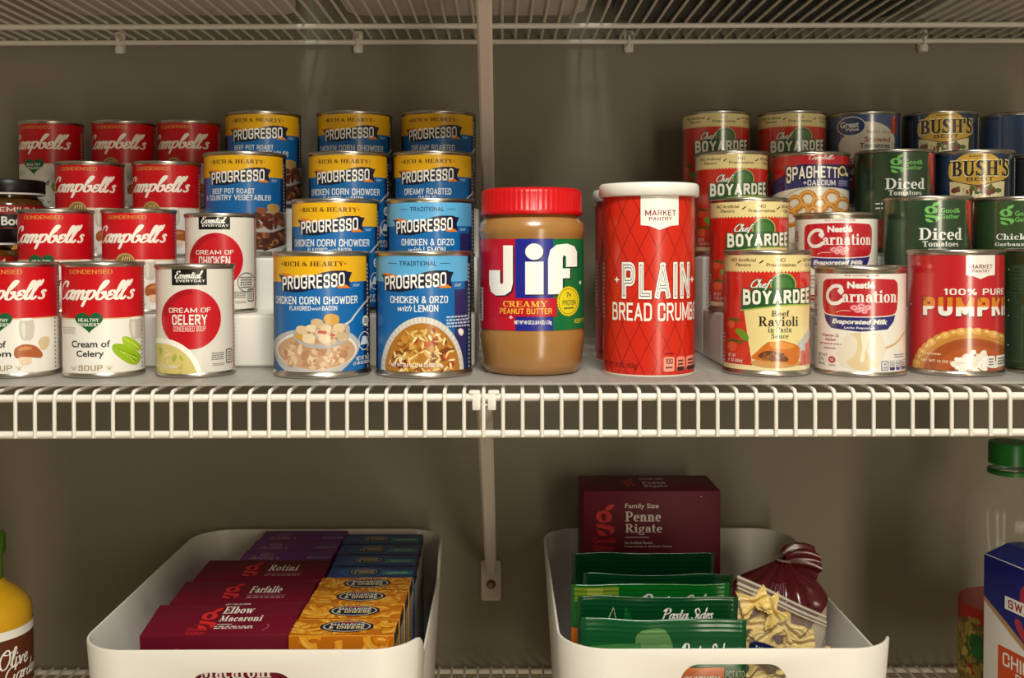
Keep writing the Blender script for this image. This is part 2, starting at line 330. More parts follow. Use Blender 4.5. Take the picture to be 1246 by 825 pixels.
def brush(s, w=.26, shear=.3):
    out = []; x = 0
    for ch in s:
        adv, st = BR[ch]
        for q in st:
            pts = smoothline([(px + x, py) for px, py in q], 4)
            n = len(pts); ws = []
            for i in range(n):
                a, b = pts[max(i - 1, 0)], pts[min(i + 1, n - 1)]
                dx, dy = b[0] - a[0], b[1] - a[1]; d = sqrt(dx * dx + dy * dy) or 1
                ws.append(w * (.55 + .5 * abs(dy) / d))
            out += [tuple((a + shear * b, b) for a, b in t) for t in ribbon(pts, ws)]
        x += adv
    return out

class Art:
    """artwork on one surface. frame: crop pixels -> millimetres (centre x, base y, scale); R curls it round a cylinder"""
    def __init__(s, R=None, cx=0, yb=0, kx=1, ky=None, clip=None):
        s.R = R; s.cx = cx; s.yb = yb; s.kx = kx; s.ky = ky or kx; s.clip = clip; s.tris = []; s.L = 1; s.raw = False; s.pal = []; s.rough = .4; s.coat = 0
    def pt(s, p):
        if s.raw: return p
        x = (p[0] - s.cx) * s.kx; y = (s.yb - p[1]) * s.ky
        if s.R:
            q = max(-.995, min(.995, x / s.R)); x = s.R * asin(q)
        return (x, y)
    def col(s, c):
        m = c if not isinstance(c, tuple) else mat(c, s.rough, coat=s.coat)
        if m not in s.pal: s.pal.append(m)
        return s.pal.index(m)
    def tri(s, ts, c, L=None, jit=0):
        ci = s.col(c); L = s.L if L is None else L
        s.tris += [(t, ci, L + jit * ((i * .618034) % 1)) for i, t in enumerate(ts)]   # strokes that cross never share one plane
    def poly(s, pts, c, L=None, smooth=0, holes=()):
        if smooth: pts = smoothline(pts, smooth, True)
        s.tri(tess([[s.pt(p) for p in l] for l in [pts, *holes]]), c, L)
    def rect(s, x0, y0, x1, y1, c, L=None): s.poly([(x0, y0), (x1, y0), (x1, y1), (x0, y1)], c, L)
    def rrect(s, x0, y0, x1, y1, r, c, L=None):
        x0, x1 = sorted((x0, x1)); y0, y1 = sorted((y0, y1)); p = []
        for cx, cy, a in ((x1 - r, y1 - r, 0), (x0 + r, y1 - r, pi / 2), (x0 + r, y0 + r, pi), (x1 - r, y0 + r, 3 * pi / 2)):
            p += ell(cx, cy, r, r, 6, a, a + pi / 2)
        s.poly(p, c, L)
    def ellipse(s, cx, cy, rx, ry, c, L=None, n=32, rot=0): s.tri(fan([s.pt(p) for p in ell(cx, cy, rx, ry, n, rot=rot)]), c, L)
    def ring(s, cx, cy, rx, ry, w, c, L=None, a0=0, a1=2 * pi, n=32):
        s.stroke(ell(cx, cy, rx, ry, n, a0, a1) + ([(cx + rx, cy)] if abs(a1 - a0) > 6.28 else []), w, c, L, 0)
    def stroke(s, pts, w, c, L=None, smooth=4, caps=True):
        if smooth and len(pts) > 2: pts = smoothline(pts, smooth)
        k = s.kx if not s.raw else 1
        ws = [v * k for v in w] if isinstance(w, list) else w * k
        s.tri(ribbon([s.pt(p) for p in pts], ws, caps), c, L, .15 if caps else 0)
    def glyphs(s, g, x0, y0, x1, y1, c, L=None, shear=0, warp=None):
        """fit glyph triangles into the box (y0 top, y1 bottom in the frame)"""
        if shear: g = [tuple((a + shear * b, b) for a, b in t) for t in g]
        xs = [p[0] for t in g for p in t]; ys = [p[1] for t in g for p in t]
        ax, bx, ay, by = min(xs), max(xs), min(ys), max(ys)
        A = s.pt((x0, y1)); B = s.pt((x1, y0))
        out = []
        for t in g:
            q = []
            for p in t:
                u = (p[0] - ax) / (bx - ax or 1); v = (p[1] - ay) / (by - ay or 1)
                if warp: u, v = warp(u, v)
                q.append((A[0] + u * (B[0] - A[0]), A[1] + v * (B[1] - A[1])))
            out.append(tuple(q))
        s.tri(out, c, L, .3)
    def text(s, t, x0, y0, x1, y1, c, L=None, bold=.02, **k):
        g = block(t, max(.09, .13 + bold * 1.7)) if all(q in BLOCK for q in t) else sans(t, bold)
        s.glyphs(g, x0, y0, x1, y1, c, L, **k)
    def inline(s, t, x0, y0, x1, y1, w0, layers):
        """one word in nested stroke widths: (width, colour, layer)"""
        g0 = block(t, w0); xs = [p[0] for q in g0 for p in q]; W = max(xs) - min(xs)
        for w, c, L in layers:
            out = []; x = 0
            for ch in t:
                wd, st = BLOCK[ch]; g = block(ch, w); out += [tuple((p[0] + x, p[1]) for p in q) for q in g]; x += wd + w0 * 1.35 + .09
            A = s.pt((x0, y1)); B = s.pt((x1, y0)); m = min(xs)
            s.tri([tuple((A[0] + (p[0] - m) / W * (B[0] - A[0]), A[1] + (p[1] + w0 / 2) / (1 + w0) * (B[1] - A[1])) for p in q) for q in out], c, L, .3)
    def stext(s, t, x0, y0, x1, y1, c, L=None, **k): s.glyphs(serif(t), x0, y0, x1, y1, c, L, **k)
    def btext(s, t, x0, y0, x1, y1, c, L=None, w=.26, lean=.3, **k): s.glyphs(brush(t, w, lean), x0, y0, x1, y1, c, L, **k)
    def lines(s, x0, y0, x1, y1, n, c, L=None, seed=1):
        """print too fine to read: rows of short dashes"""
        r = random.Random(seed); h = (y1 - y0) / n
        for i in range(n):
            x = x0; e = x1 - r.random() * .25 * (x1 - x0)
            while x < e:
                w = (x1 - x0) * r.uniform(.06, .16); s.rect(x, y0 + i * h + h * .2, min(e, x + w), y0 + i * h + h * .72, c, L); x += w + (x1 - x0) * .035
    def bits(s, cx, cy, rx, ry, n, cols, size, L=None, seed=1, asp=(.5, 1), inside=None):
        r = random.Random(seed)
        for i in range(n):
            a = r.random() * 2 * pi; q = sqrt(r.random()) * .92
            x, y = cx + rx * q * cos(a), cy + ry * q * sin(a)
            if inside and not inside(x, y): continue
            z = r.uniform(*size); k = r.randint(5, 8); ro = r.random() * pi; sx, sy = z, z * r.uniform(*asp)
            pts = [(px + r.uniform(-.12, .12) * z, py + r.uniform(-.12, .12) * z) for px, py in ell(x, y, sx, sy, k, rot=ro)]
            s.poly(pts, r.choice(cols), (L if L is not None else s.L) + .25 * i / n, smooth=2)
    def band(s, v0, v1, c, L=0):
        h = pi * s.R; s.tri([((-h, v0), (h, v0), (h, v1)), ((-h, v0), (h, v1), (-h, v1))], c, L)
    def build(s, fn=None, step=None, vstep=None, lift=.12, base=.22):
        """clip to the surface, cut into strips and lay on it"""
        if s.R:
            R = s.R; step = 2 * pi * R / 96; u_off = -pi * R
            def fn(u, v, L):
                a = u / R; r = R + base + L * lift; n = (sin(a), -cos(a), 0)
                return (r * n[0], r * n[1], v), n
        vs = []; fs = []; fm = []; ns = []
        def cut(poly, ax, val, keep):
            out = []
            for i, a in enumerate(poly):
                b = poly[(i + 1) % len(poly)]; da = (a[ax] - val) * keep; db = (b[ax] - val) * keep
                if da >= 0: out.append(a)
                if (da > 0 > db) or (da < 0 < db):
                    t = da / (da - db); q = [a[0] + (b[0] - a[0]) * t, a[1] + (b[1] - a[1]) * t]; q[ax] = val; out.append(tuple(q))
            return out
        def emit(poly, ci, L):
            if len(poly) < 3: return
            ar = sum(poly[i][0] * poly[(i + 1) % len(poly)][1] - poly[(i + 1) % len(poly)][0] * poly[i][1] for i in range(len(poly)))
            if abs(ar) < 1e-7: return
            if ar < 0: poly = poly[::-1]
            o = len(vs)
            for p in poly:
                a, n = fn(p[0], p[1], L); vs.append(a); ns.append(n)
            fs.append(tuple(range(o, o + len(poly)))); fm.append(ci)
        def strips(poly, ax, st, nxt):
            if not st: return nxt(poly)
            lo = math.floor(min(p[ax] for p in poly) / st + 1e-6); hi = math.ceil(max(p[ax] for p in poly) / st - 1e-6)
            if hi - lo <= 1: return nxt(poly)
            for k in range(lo, hi):
                q = cut(cut(poly, ax, k * st, 1), ax, (k + 1) * st, -1)
                if len(q) >= 3: nxt(q)
        for t, ci, L in s.tris:
            poly = list(t)
            if s.clip:
                u0, v0, u1, v1 = s.clip
                for ax, val, kp in ((0, u0, 1), (0, u1, -1), (1, v0, 1), (1, v1, -1)):
                    if val is not None: poly = cut(poly, ax, val, kp)
                    if len(poly) < 3: break
                if len(poly) < 3: continue
            strips(poly, 0, step, lambda p: strips(p, 1, vstep, lambda q: emit(q, ci, L)))
        return mesh(vs, fs, s.pal, fm, True, ns)
# ------------------------------------------------------------------ colours
WHITE = (238, 234, 226); CREAM = (238, 222, 168); RED = (196, 12, 24); NAVY = (16, 22, 52); BLACK = (18, 17, 18)
STEEL = mat((190, 184, 174), .3, 1, name='tinplate', bump=.05, bscale=120)
RIMM = mat((168, 160, 148), .34, 1, name='rolled_tinplate')

def art_can(D, cx, yb, k, Y=868, v0=4, v1=None, R=None):
    R = D / 2 - 1.3
    a = Art(R, cx, yb, k, k * (1 - (D / 2) / Y), clip=(None, v0, None, v1))
    a.rough = .36; a.coat = .9
    return a
def glogo(a, x0, y0, x1, y1, c, L=2):
    """two-bowl letter with leaf ears"""
    w = x1 - x0; h = y1 - y0; cx = x0 + .42 * w
    f = lambda p: [(x0 + q[0] * w, y0 + q[1] * h) for q in p]
    a.poly(f([(.45, .2), (.8, .3), (.85, .5), (.55, .58), (.2, .56), (.02, .42), (.12, .26)]), c, L, 4, holes=[smoothline(f([(.42, .28), (.58, .38), (.5, .52), (.36, .5), (.28, .38)]), 4, True)])
    a.poly(f([(.52, .2), (.62, .06), (.98, .0), (.9, .14), (.66, .21)]), c, L, 4)
    a.poly(f([(.08, .62), (.5, .66), (.95, .72), (1.0, .86), (.78, .99), (.72, .84), (.4, .78), (.1, .74)]), c, L, 4)
    a.poly(f([(.1, .82), (.4, .88), (.6, 1.0), (.3, 1.0), (.12, .94)]), c, L, 4)
def heart(cx, cy, rx, ry):
    p = []
    for i in range(40):
        t = 2 * pi * i / 40
        p.append((cx + rx * sin(t) ** 3, cy - ry * (13 * cos(t) - 5 * cos(2 * t) - 2 * cos(3 * t) - cos(4 * t)) / 15 - ry * .1))
    return p

# ------------------------------------------------------------------ soup with a red and white band
def lab_red(kind):
    D = 67.5; a = art_can(D, 601, 785, .1386, v1=92); a.coat = .1; W = WHITE
    a.band(0, 49, W); a.band(49, 95, (200, 12, 26)); a.band(48.2, 49.2, (222, 190, 150), .5)
    gold = (214, 150, 70)
    a.raw = True
    a.text('CONDENSED', -29 , 89, 7, 85.6, gold, bold=.012)
    a.btext("Campb3ll's", -45, 81, 27.5, 58.5, (250, 240, 228), 2, w=.3, lean=.3)
    a.raw = False
    if kind in ('celery', 'mushroom'):
        a.poly(heart(521, 440, 76, 66), (28, 92, 52), 2); a.text('HEALTHY', 464, 416, 574, 437, (240, 240, 225), 3, bold=.04); a.text('REQUEST', 462, 445, 578, 466, (240, 240, 225), 3, bold=.04)
    else:
        a.ellipse(521, 432, 62, 62, (150, 118, 62), 2); a.ring(521, 432, 54, 54, 5, (214, 186, 120), 2.5)
        for i in range(7): a.stroke([(490 + i * 10, 462 - i % 3 * 12), (500 + i * 8, 430), (512 + i * 6, 400 + i % 2 * 12)], 6, (70, 48, 24) if i % 2 else (224, 200, 140), 3)
    nm = {'celery': ('Cream of', 'Celery'), 'mushroom': ('Cream of', 'Mushroom'), 'medal': ('Cream of', 'Mushroom')}[kind]
    dk = (28, 30, 32)
    if kind == 'celery':
        a.text(nm[0], 425, 553, 635, 595, dk, bold=.02); a.text(nm[1], 450, 613, 600, 664, dk, bold=.02)
    else:
        a.text(nm[0], 395, 553, 560, 595, dk, bold=.02); a.text(nm[1], 370, 613, 588, 652, dk, bold=.02)
    a.text('SOUP', 460, 704, 592, 738, (168, 148, 104), bold=.03)
    for x in (435, 628):
        for q in (-1, 0, 1): a.stroke([(x, 735), (x + q * 16, 708 + abs(q) * 6)], 5, (190, 176, 140), 1, 0)
    a.lines(378, 470, 450, 515, 4, (190, 182, 174))
    j = 0 if kind == 'celery' else -110
    a.poly([(740 + j, 480), (748 + j, 425), (780 + j, 416), (815 + j, 425), (822 + j, 490), (810 + j, 545), (780 + j, 556), (752 + j, 540)], (206, 198, 186), 1, 5); a.ellipse(781 + j, 424, 33, 9, (248, 242, 230), 2)
    a.poly([(756 + j, 470), (766 + j, 440), (776 + j, 470), (772 + j, 540), (762 + j, 530)], (228, 222, 210), 1.4, 4)
    if kind == 'celery':
        a.poly([(645, 590), (668, 575), (720, 590), (800, 655), (798, 700), (768, 718), (715, 690), (655, 630)], (150, 186, 30), 2, 4)
        a.poly([(700, 545), (725, 535), (770, 560), (806, 605), (800, 630), (770, 628), (715, 590)], (166, 198, 40), 2.2, 4)
        for q in range(4): a.stroke([(655 + q * 10, 590 + q * 10), (715 + q * 8, 630 + q * 12), (785 - q * 4, 668 + q * 14)], 5, (206, 224, 96) if q % 2 else (112, 150, 18), 3)
        a.stroke([(715, 552), (755, 580), (792, 614)], 7, (214, 230, 110), 3)
    else:
        x = -5 if kind == 'mushroom' else 30
        a.poly([(635 + x, 655), (690 + x, 650), (700 + x, 690), (680 + x, 704), (640 + x, 700)], (232, 205, 176), 2, 4)
        a.poly([(608 + x, 640), (615 + x, 600), (660 + x, 578), (720 + x, 592), (755 + x, 640), (745 + x, 668), (700 + x, 660), (650 + x, 655), (622 + x, 662)], (172, 92, 48), 2.4, 5)
        a.poly([(630 + x, 610), (662 + x, 590), (705 + x, 600), (690 + x, 612), (650 + x, 616)], (206, 136, 84), 3, 4)
        a.poly([(735 + x, 570), (755 + x, 540), (785 + x, 542), (792 + x, 570), (780 + x, 610), (752 + x, 620)], (214, 190, 150), 2.2, 4)
    a.raw = True
    for i in range(24): a.rect(36.2, 6 + i * 3.4, 38.2, 7.6 + i * 3.4, (150, 30, 40) if i > 12 else (140, 132, 126), 1)
    a.lines(42, 8, 72, 84, 26, (210, 190, 184)); a.rect(-92, 10, -66, 44, (228, 222, 212), 1); a.lines(-90, 12, -68, 42, 12, (70, 66, 64), 2)
    return a.build()

# ------------------------------------------------------------------ grey-white soup label with a red disc
def lab_disc(word):
    D = 66; a = art_can(D, 208, 797, .1856, v0=3, v1=90); a.coat = .1; W = (222, 216, 206)
    a.band(0, 95, W)
    a.rect(110, 280, 257, 371, BLACK); a.btext('Essential', 122, 303, 242, 342, WHITE, 2, w=.34); a.text('EVERYDAY', 128, 345, 250, 357, WHITE, 2, bold=.035)
    a.ellipse(190, 527, 126, 139, (196, 20, 34), 1, 48); a.poly(ell(190, 527, 126, 139, 40, pi * 1.05, pi * 1.5)[:] + ell(200, 540, 112, 128, 30, pi * 1.5, pi * 1.05)[:], (172, 14, 28), 1.3)
    a.text('CREAM OF', 97, 475, 272, 497, WHITE, 2, bold=.015)
    a.text(word, 110, 506, 257, 553, WHITE, 2, bold=.045); a.text('CONDENSED SOUP', 115, 558, 250, 584, (240, 200, 190), 2, bold=.02)
    if word == 'CELERY':
        a.ellipse(66, 812, 168, 196, (250, 246, 236), 3, 44); a.ellipse(64, 818, 150, 178, (214, 196, 120), 3.5, 44)
        a.bits(64, 800, 130, 150, 26, [(226, 212, 150), (200, 182, 100), (170, 178, 80)], (8, 22), 4, 3, (.2, .5))
        a.text('10.5 OZ 298g', 45, 738, 132, 756, WHITE, 5, bold=.02)
    else:
        a.ring(330, 640, 40, 48, 4, (60, 58, 56), 2); a.lines(302, 610, 358, 672, 5, (70, 68, 66), 2)
    a.lines(274, 684, 330, 722, 4, (90, 84, 80)); a.lines(278, 734, 330, 748, 2, (120, 112, 106))
    a.rrect(336, 674, 364, 740, 6, (40, 38, 38), 1); a.rrect(339, 679, 361, 735, 5, W, 1.5); a.lines(342, 684, 359, 730, 5, (40, 38, 38), 2)
    a.raw = True
    a.rect(39, 0, 41, 95, (190, 40, 50), 1)
    for i in range(26): a.rect(42.5, 6 + i * 3.2, 45.5, 7.8 + i * 3.2, (90, 84, 82), 1)
    a.lines(50, 10, 86, 80, 24, (150, 144, 138)); a.rect(-88, 10, -56, 70, WHITE, 1); a.lines(-86, 12, -58, 68, 18, (60, 58, 56), 2)
    return a.build()

# ------------------------------------------------------------------ soup with a wavy name banner
def wave(u, v): return (u, .26 * (.5 + .5 * sin((u - .5) * pi * .95)) * 1.0 + v * .74 + .05 * sin(u * 2 * pi))
def lab_wave(kind):
    D = 82.5; Y = 868
    orzo = kind == 'orzo'
    a = art_can(D, 290, 795, .146, v0=5.5, v1=99.5); a.coat = .25
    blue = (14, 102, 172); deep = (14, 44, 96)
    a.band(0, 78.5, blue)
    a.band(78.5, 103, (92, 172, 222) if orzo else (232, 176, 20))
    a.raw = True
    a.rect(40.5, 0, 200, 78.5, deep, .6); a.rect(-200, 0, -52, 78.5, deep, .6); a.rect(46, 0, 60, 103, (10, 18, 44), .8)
    for i in range(26): a.rect(47, 6 + i * 3.4, 49.4, 8 + i * 3.4, (210, 214, 220), 1.2)
    a.lines(63, 8, 92, 74, 22, (170, 190, 214), 1.2); a.rect(-96, 8, -62, 74, WHITE, 1); a.lines(-94, 10, -64, 72, 22, (40, 44, 60), 1.5)
    a.raw = False
    dn = NAVY
    if orzo:
        a.text('TRADITIONAL', 157, 109, 362, 136, (18, 52, 92), bold=.02); a.rect(93, 121, 142, 124, (18, 52, 92)); a.rect(381, 121, 436, 124, (18, 52, 92))
    else:
        a.stext('RICH & HEARTY', 82, 109, 410, 138, (60, 34, 16)); a.ellipse(73, 124, 4, 4, (60, 34, 16)); a.ellipse(418, 124, 4, 4, (60, 34, 16))
    # banner with folded ends
    a.poly([(52, 186), (110, 198), (120, 256), (66, 250), (72, 218)], (20, 26, 56), 1.2)
    a.poly([(60, 178), (112, 182), (150, 200), (110, 206)], (222, 120, 34), 1.5)
    a.poly([(400, 166), (456, 174), (440, 216), (448, 266), (396, 250)], (20, 26, 56), 1.2)
    a.poly([(368, 252), (420, 246), (448, 266), (380, 268)], (226, 130, 40), 1.5)
    top = smoothline([(66, 196), (150, 208), (240, 190), (330, 166), (424, 164)], 5); bot = smoothline([(424, 240), (330, 250), (240, 272), (160, 288), (74, 282)], 5)
    a.poly(top + bot, dn, 2)
    a.glyphs(block('PROGRESSO', .19), 76, 172, 414, 282, (248, 246, 240), 3, warp=wave)
    a.text('SOUP', 462, 244, 498, 260, (200, 220, 240), 1)
    wc = (236, 240, 240)
    nm = {'chowder': ['CHICKEN CORN CHOWDER'], 'beef': ['BEEF POT ROAST', '& COUNTRY VEGETABLES'], 'creamy': ['CREAMY ROASTED', 'GARLIC'], 'orzo': ['CHICKEN & ORZO', 'with LEMON']}[kind]
    if kind == 'chowder':
        a.text(nm[0], 35, 314, 487, 360, wc, bold=.03); a.text('FLAVORED', 113, 369, 228, 396, wc, bold=.03); a.text('with', 235, 373, 284, 394, wc, bold=.0, shear=.4); a.text('BACON', 290, 369, 373, 396, wc, bold=.03)
    elif kind == 'beef':
        a.text(nm[0], 80, 312, 350, 348, wc, bold=.03); a.text(nm[1], 40, 356, 455, 394, wc, bold=.03)
    elif kind == 'creamy':
        a.text(nm[0], 90, 314, 400, 358, wc, bold=.03); a.text(nm[1], 180, 366, 300, 396, wc, bold=.03)
    else:
        a.text(nm[0], 105, 313, 423, 355, wc, bold=.03); a.text('with', 146, 364, 224, 402, wc, bold=.005, shear=.4); a.text('LEMON', 236, 364, 370, 405, wc, bold=.03)
    if orzo:
        a.ellipse(280, 760, 232, 326, (206, 202, 194), 2, 56)
        for i in range(30):
            t = pi + pi * (i + .5) / 30; a.stroke([(280 + 208 * cos(t), 760 + 296 * sin(t)), (280 + 228 * cos(t), 760 + 322 * sin(t))], 5, (232, 228, 220), 2.2, 0)
        a.ellipse(280, 762, 208, 292, (176, 116, 40), 2.5, 56)
        a.bits(280, 730, 195, 250, 50, [(150, 84, 26), (196, 140, 60), (120, 62, 26)], (16, 36), 3, 5, (.4, .9))
        a.bits(280, 730, 195, 250, 22, [(158, 56, 30), (112, 40, 24), (190, 88, 44)], (14, 26), 3.4, 8)
        a.bits(280, 720, 195, 240, 120, [(232, 204, 130), (240, 222, 170), (214, 176, 92)], (16, 24), 3.7, 9, (.25, .36))
        a.text('NET WT 18.5 OZ (1 LB 2.5 OZ) 524g', 110, 705, 390, 733, WHITE, 5, bold=.03)
        a.lines(415, 430, 548, 505, 4, (190, 206, 228)); a.poly([(480, 520), (496, 510), (512, 526), (506, 552), (490, 548)], WHITE, 1, 3)
        a.raw = True; a.rect(27, 0, 41, 72, (40, 40, 100), .7); a.raw = False
    else:
        if kind == 'beef':
            ox, bowlc, cols, big = 130, (70, 46, 36), [(96, 50, 38), (130, 74, 52), (74, 36, 30), (160, 108, 60)], [(112, 58, 44), (88, 42, 34), (188, 150, 84), (142, 84, 58)]
        elif kind == 'creamy':
            ox, bowlc, cols, big = 0, (206, 170, 110), [(214, 184, 130), (190, 150, 90)], [(232, 206, 150), (210, 170, 100)]
        else:
            ox, bowlc, cols, big = 0, (196, 158, 122), [(218, 186, 152), (176, 130, 96), (226, 200, 168), (190, 140, 104)], [(220, 194, 154), (228, 208, 172), (206, 158, 66), (204, 176, 134)]
        a.poly([(22 + ox, 620), (40 + ox, 560), (120 + ox, 515), (260 + ox, 500), (420 + ox, 520), (490 + ox, 580), (496 + ox, 625), (450 + ox, 700), (330 + ox, 790), (160 + ox, 790), (50 + ox, 720)], (188, 186, 184), 2, 6)
        a.ellipse(258 + ox, 628, 222, 116, (232, 228, 220), 2.3, 48); a.ellipse(258 + ox, 634, 212, 108, bowlc, 2.6, 48)
        a.bits(258 + ox, 645, 205, 100, 90, cols, (10, 30), 3, 11, (.4, .9))
        a.stroke([(415 + ox, 480), (445 + ox, 462), (480 + ox, 415), (555 + ox, 328)], 12, (206, 208, 210), 3.4)
        a.poly([(135 + ox, 550), (160 + ox, 500), (290 + ox, 470), (420 + ox, 478), (440 + ox, 520), (420 + ox, 580), (320 + ox, 618), (200 + ox, 606)], (176, 172, 166), 3.5, 6)
        a.bits(285 + ox, 540, 142, 66, 36, cols, (14, 28), 3.8, 4)
        for i, (x, y, z) in enumerate([(180, 510, 30), (215, 560, 34), (340, 450, 40), (262, 470, 32), (380, 500, 30), (300, 560, 30), (165, 548, 20), (395, 548, 28), (310, 505, 28), (230, 500, 26)]):
            a.poly([(x + ox - z, y - z * .5), (x + ox - z * .2, y - z * .9), (x + ox + z, y - z * .5), (x + ox + z * .9, y + z * .6), (x + ox, y + z * .8), (x + ox - z * .9, y + z * .4)], big[i % len(big)], 4.3 + i * .06, 2)
        for x, y in ((300, 522), (345, 540), (280, 520)): a.ellipse(x + ox, y, 15, 9, (190, 90, 70) if kind == 'chowder' else (120, 44, 30), 5.1)
        if kind != 'beef':
            a.ellipse(532, 468, 19, 32, WHITE, 2); a.lines(520, 452, 545, 486, 3, deep, 3)
            a.ring(524, 588, 32, 54, 5, WHITE, 2); a.poly([(500, 610), (515, 560), (533, 560), (550, 610)], (220, 226, 234), 2)
            a.text('NET WT 18.5 OZ', 476, 676, 552, 700, WHITE, 3, bold=.03); a.text('(1 LB 2.5 OZ) 524g', 460, 706, 556, 730, WHITE, 3, bold=.03)
    return a.build()

# ------------------------------------------------------------------ ravioli
def lab_ravioli():
    D = 73.5; a = art_can(D, 281, 782, .1538, v0=5, v1=100)
    red = (204, 30, 16); dk = (70, 44, 18)
    a.band(0, 9, CREAM); a.band(9, 86.5, red); a.band(86.5, 103, (234, 214, 150))
    a.raw = True
    n = 74
    for i in range(n):
        u = -113 + 226 * i / n; a.poly([(u, 86.6), (u + 226 / n, 86.6), (u + 113 / n, 85)], (234, 214, 150), 1)
    a.raw = False
    for t1, t2, x0, x1 in (('NO Artificial', 'Flavors', 97, 226), ('NO', 'Preservatives', 280, 430), ('NO Artificial', 'Colors', 468, 516)):
        m = (x0 + x1) / 2; q1 = .5 if len(t1) > 4 else .14; q2 = .5 if len(t2) > 8 else .3; W = x1 - x0
        a.text(t1, m - W * q1, 124, m + W * q1, 143, dk, bold=.01); a.text(t2, m - W * q2, 151, m + W * q2, 170, dk, bold=.01)
    for x in (254, 448): a.stroke([(x - 8, 150), (x + 8, 138)], 7, dk, 1, 0)
    # green roundel and banner
    a.ellipse(366, 270, 66, 66, (160, 176, 90), 2); a.ellipse(366, 270, 60, 60, (30, 92, 34), 2.3); a.ellipse(366, 276, 48, 46, (52, 112, 44), 2.5)
    top = smoothline([(150, 318), (250, 292), (380, 286), (505, 296)], 5); bot = smoothline([(505, 386), (400, 382), (270, 396), (150, 416)], 5)
    a.poly(top + bot, (28, 84, 34), 2.8); a.stroke([(150, 416), (270, 396), (400, 382), (505, 386)], 7, (150, 180, 70), 3)
    arch = lambda u, v: (u, .12 + .06 * sin(u * pi) + u * .1 + v * (.72 + .16 * (2 * abs(u - .5)) ** 2))
    a.btext('Chef', 196, 236, 314, 308, (28, 84, 34), 3.2, w=.56); a.btext('Chef', 200, 240, 312, 300, WHITE, 3.6, w=.28)
    a.glyphs(block('BOYARDEE', .35), 156, 290, 502, 404, (20, 60, 26), 3.3, warp=arch); a.glyphs(block('BOYARDEE', .27), 161, 296, 497, 398, (246, 242, 226), 3.8, warp=arch)
    a.poly([(165, 412), (270, 394), (400, 382), (505, 386), (500, 560), (470, 700), (330, 735), (210, 720), (190, 600)], (236, 216, 150), 2, 0)
    a.stext('Beef', 305, 413, 398, 446, (38, 22, 14), 3); a.stext('Ravioli', 240, 447, 443, 502, (38, 22, 14), 3)
    a.stext('in Pasta', 288, 503, 408, 535, (30, 84, 44), 3); a.stext('Sauce', 305, 540, 393, 568, (30, 84, 44), 3)
    # ravioli, fork, tomatoes, basil
    a.poly([(430, 620), (470, 560), (500, 530), (505, 560), (480, 640), (450, 690)], (190, 190, 186), 2.4, 4)
    a.ellipse(330, 705, 130, 26, (206, 150, 86), 2.5)
    a.poly([(205, 680), (235, 640), (290, 588), (330, 592), (360, 580), (440, 610), (452, 650), (430, 712), (350, 700), (260, 690)], (206, 112, 34), 3, 5)
    a.poly([(300, 590), (360, 586), (425, 612), (380, 628), (310, 618)], (226, 146, 62), 3.3, 4)
    a.poly([(240, 672), (270, 640), (330, 640), (380, 665), (390, 694), (320, 690)], (104, 58, 26), 3.4, 4)
    a.bits(318, 668, 64, 24, 26, [(136, 80, 40), (84, 44, 20), (160, 100, 54)], (6, 12), 3.6, 2)
    for cx, cy, r in ((115, 508, 58), (125, 636, 72)):
        a.ellipse(cx, cy, r, r * .98, (206, 48, 20), 2.4); a.ellipse(cx - r * .3, cy - r * .2, r * .35, r * .4, (226, 92, 50), 2.6)
        for q in range(6):
            t = -pi / 2 + (q - 2.5) * .55; a.stroke([(cx, cy - r * .7), (cx + r * .6 * cos(t), cy - r * .75 + r * .35 * abs(sin(t * 1.3)))], 8, (64, 92, 26), 2.8, 0)
    a.poly([(118, 530), (150, 520), (188, 555), (185, 585), (150, 572)], (96, 148, 34), 2.9, 4)
    a.text('NET WT', 84, 662, 124, 682, WHITE, 4, bold=.02); a.text('15 OZ (425g)', 84, 690, 158, 714, WHITE, 4, bold=.02)
    for x in (456, 480, 498): a.rrect(x, 600 if x == 480 else 640, x + 22, 720, 6, (206, 86, 70), 4)
    a.raw = True
    a.rect(-53, 10, -44, 34, WHITE, 1.5)
    for i in range(7): a.rect(-52, 11.5 + i * 3.2, -45, 13.2 + i * 3.2, BLACK, 2)
    a.rect(52, 12, 90, 82, CREAM, 1); a.lines(54, 14, 88, 80, 22, (90, 50, 30), 2); a.lines(-96, 14, -62, 80, 22, (240, 200, 160), 1)
    a.raw = False
    return a.build()

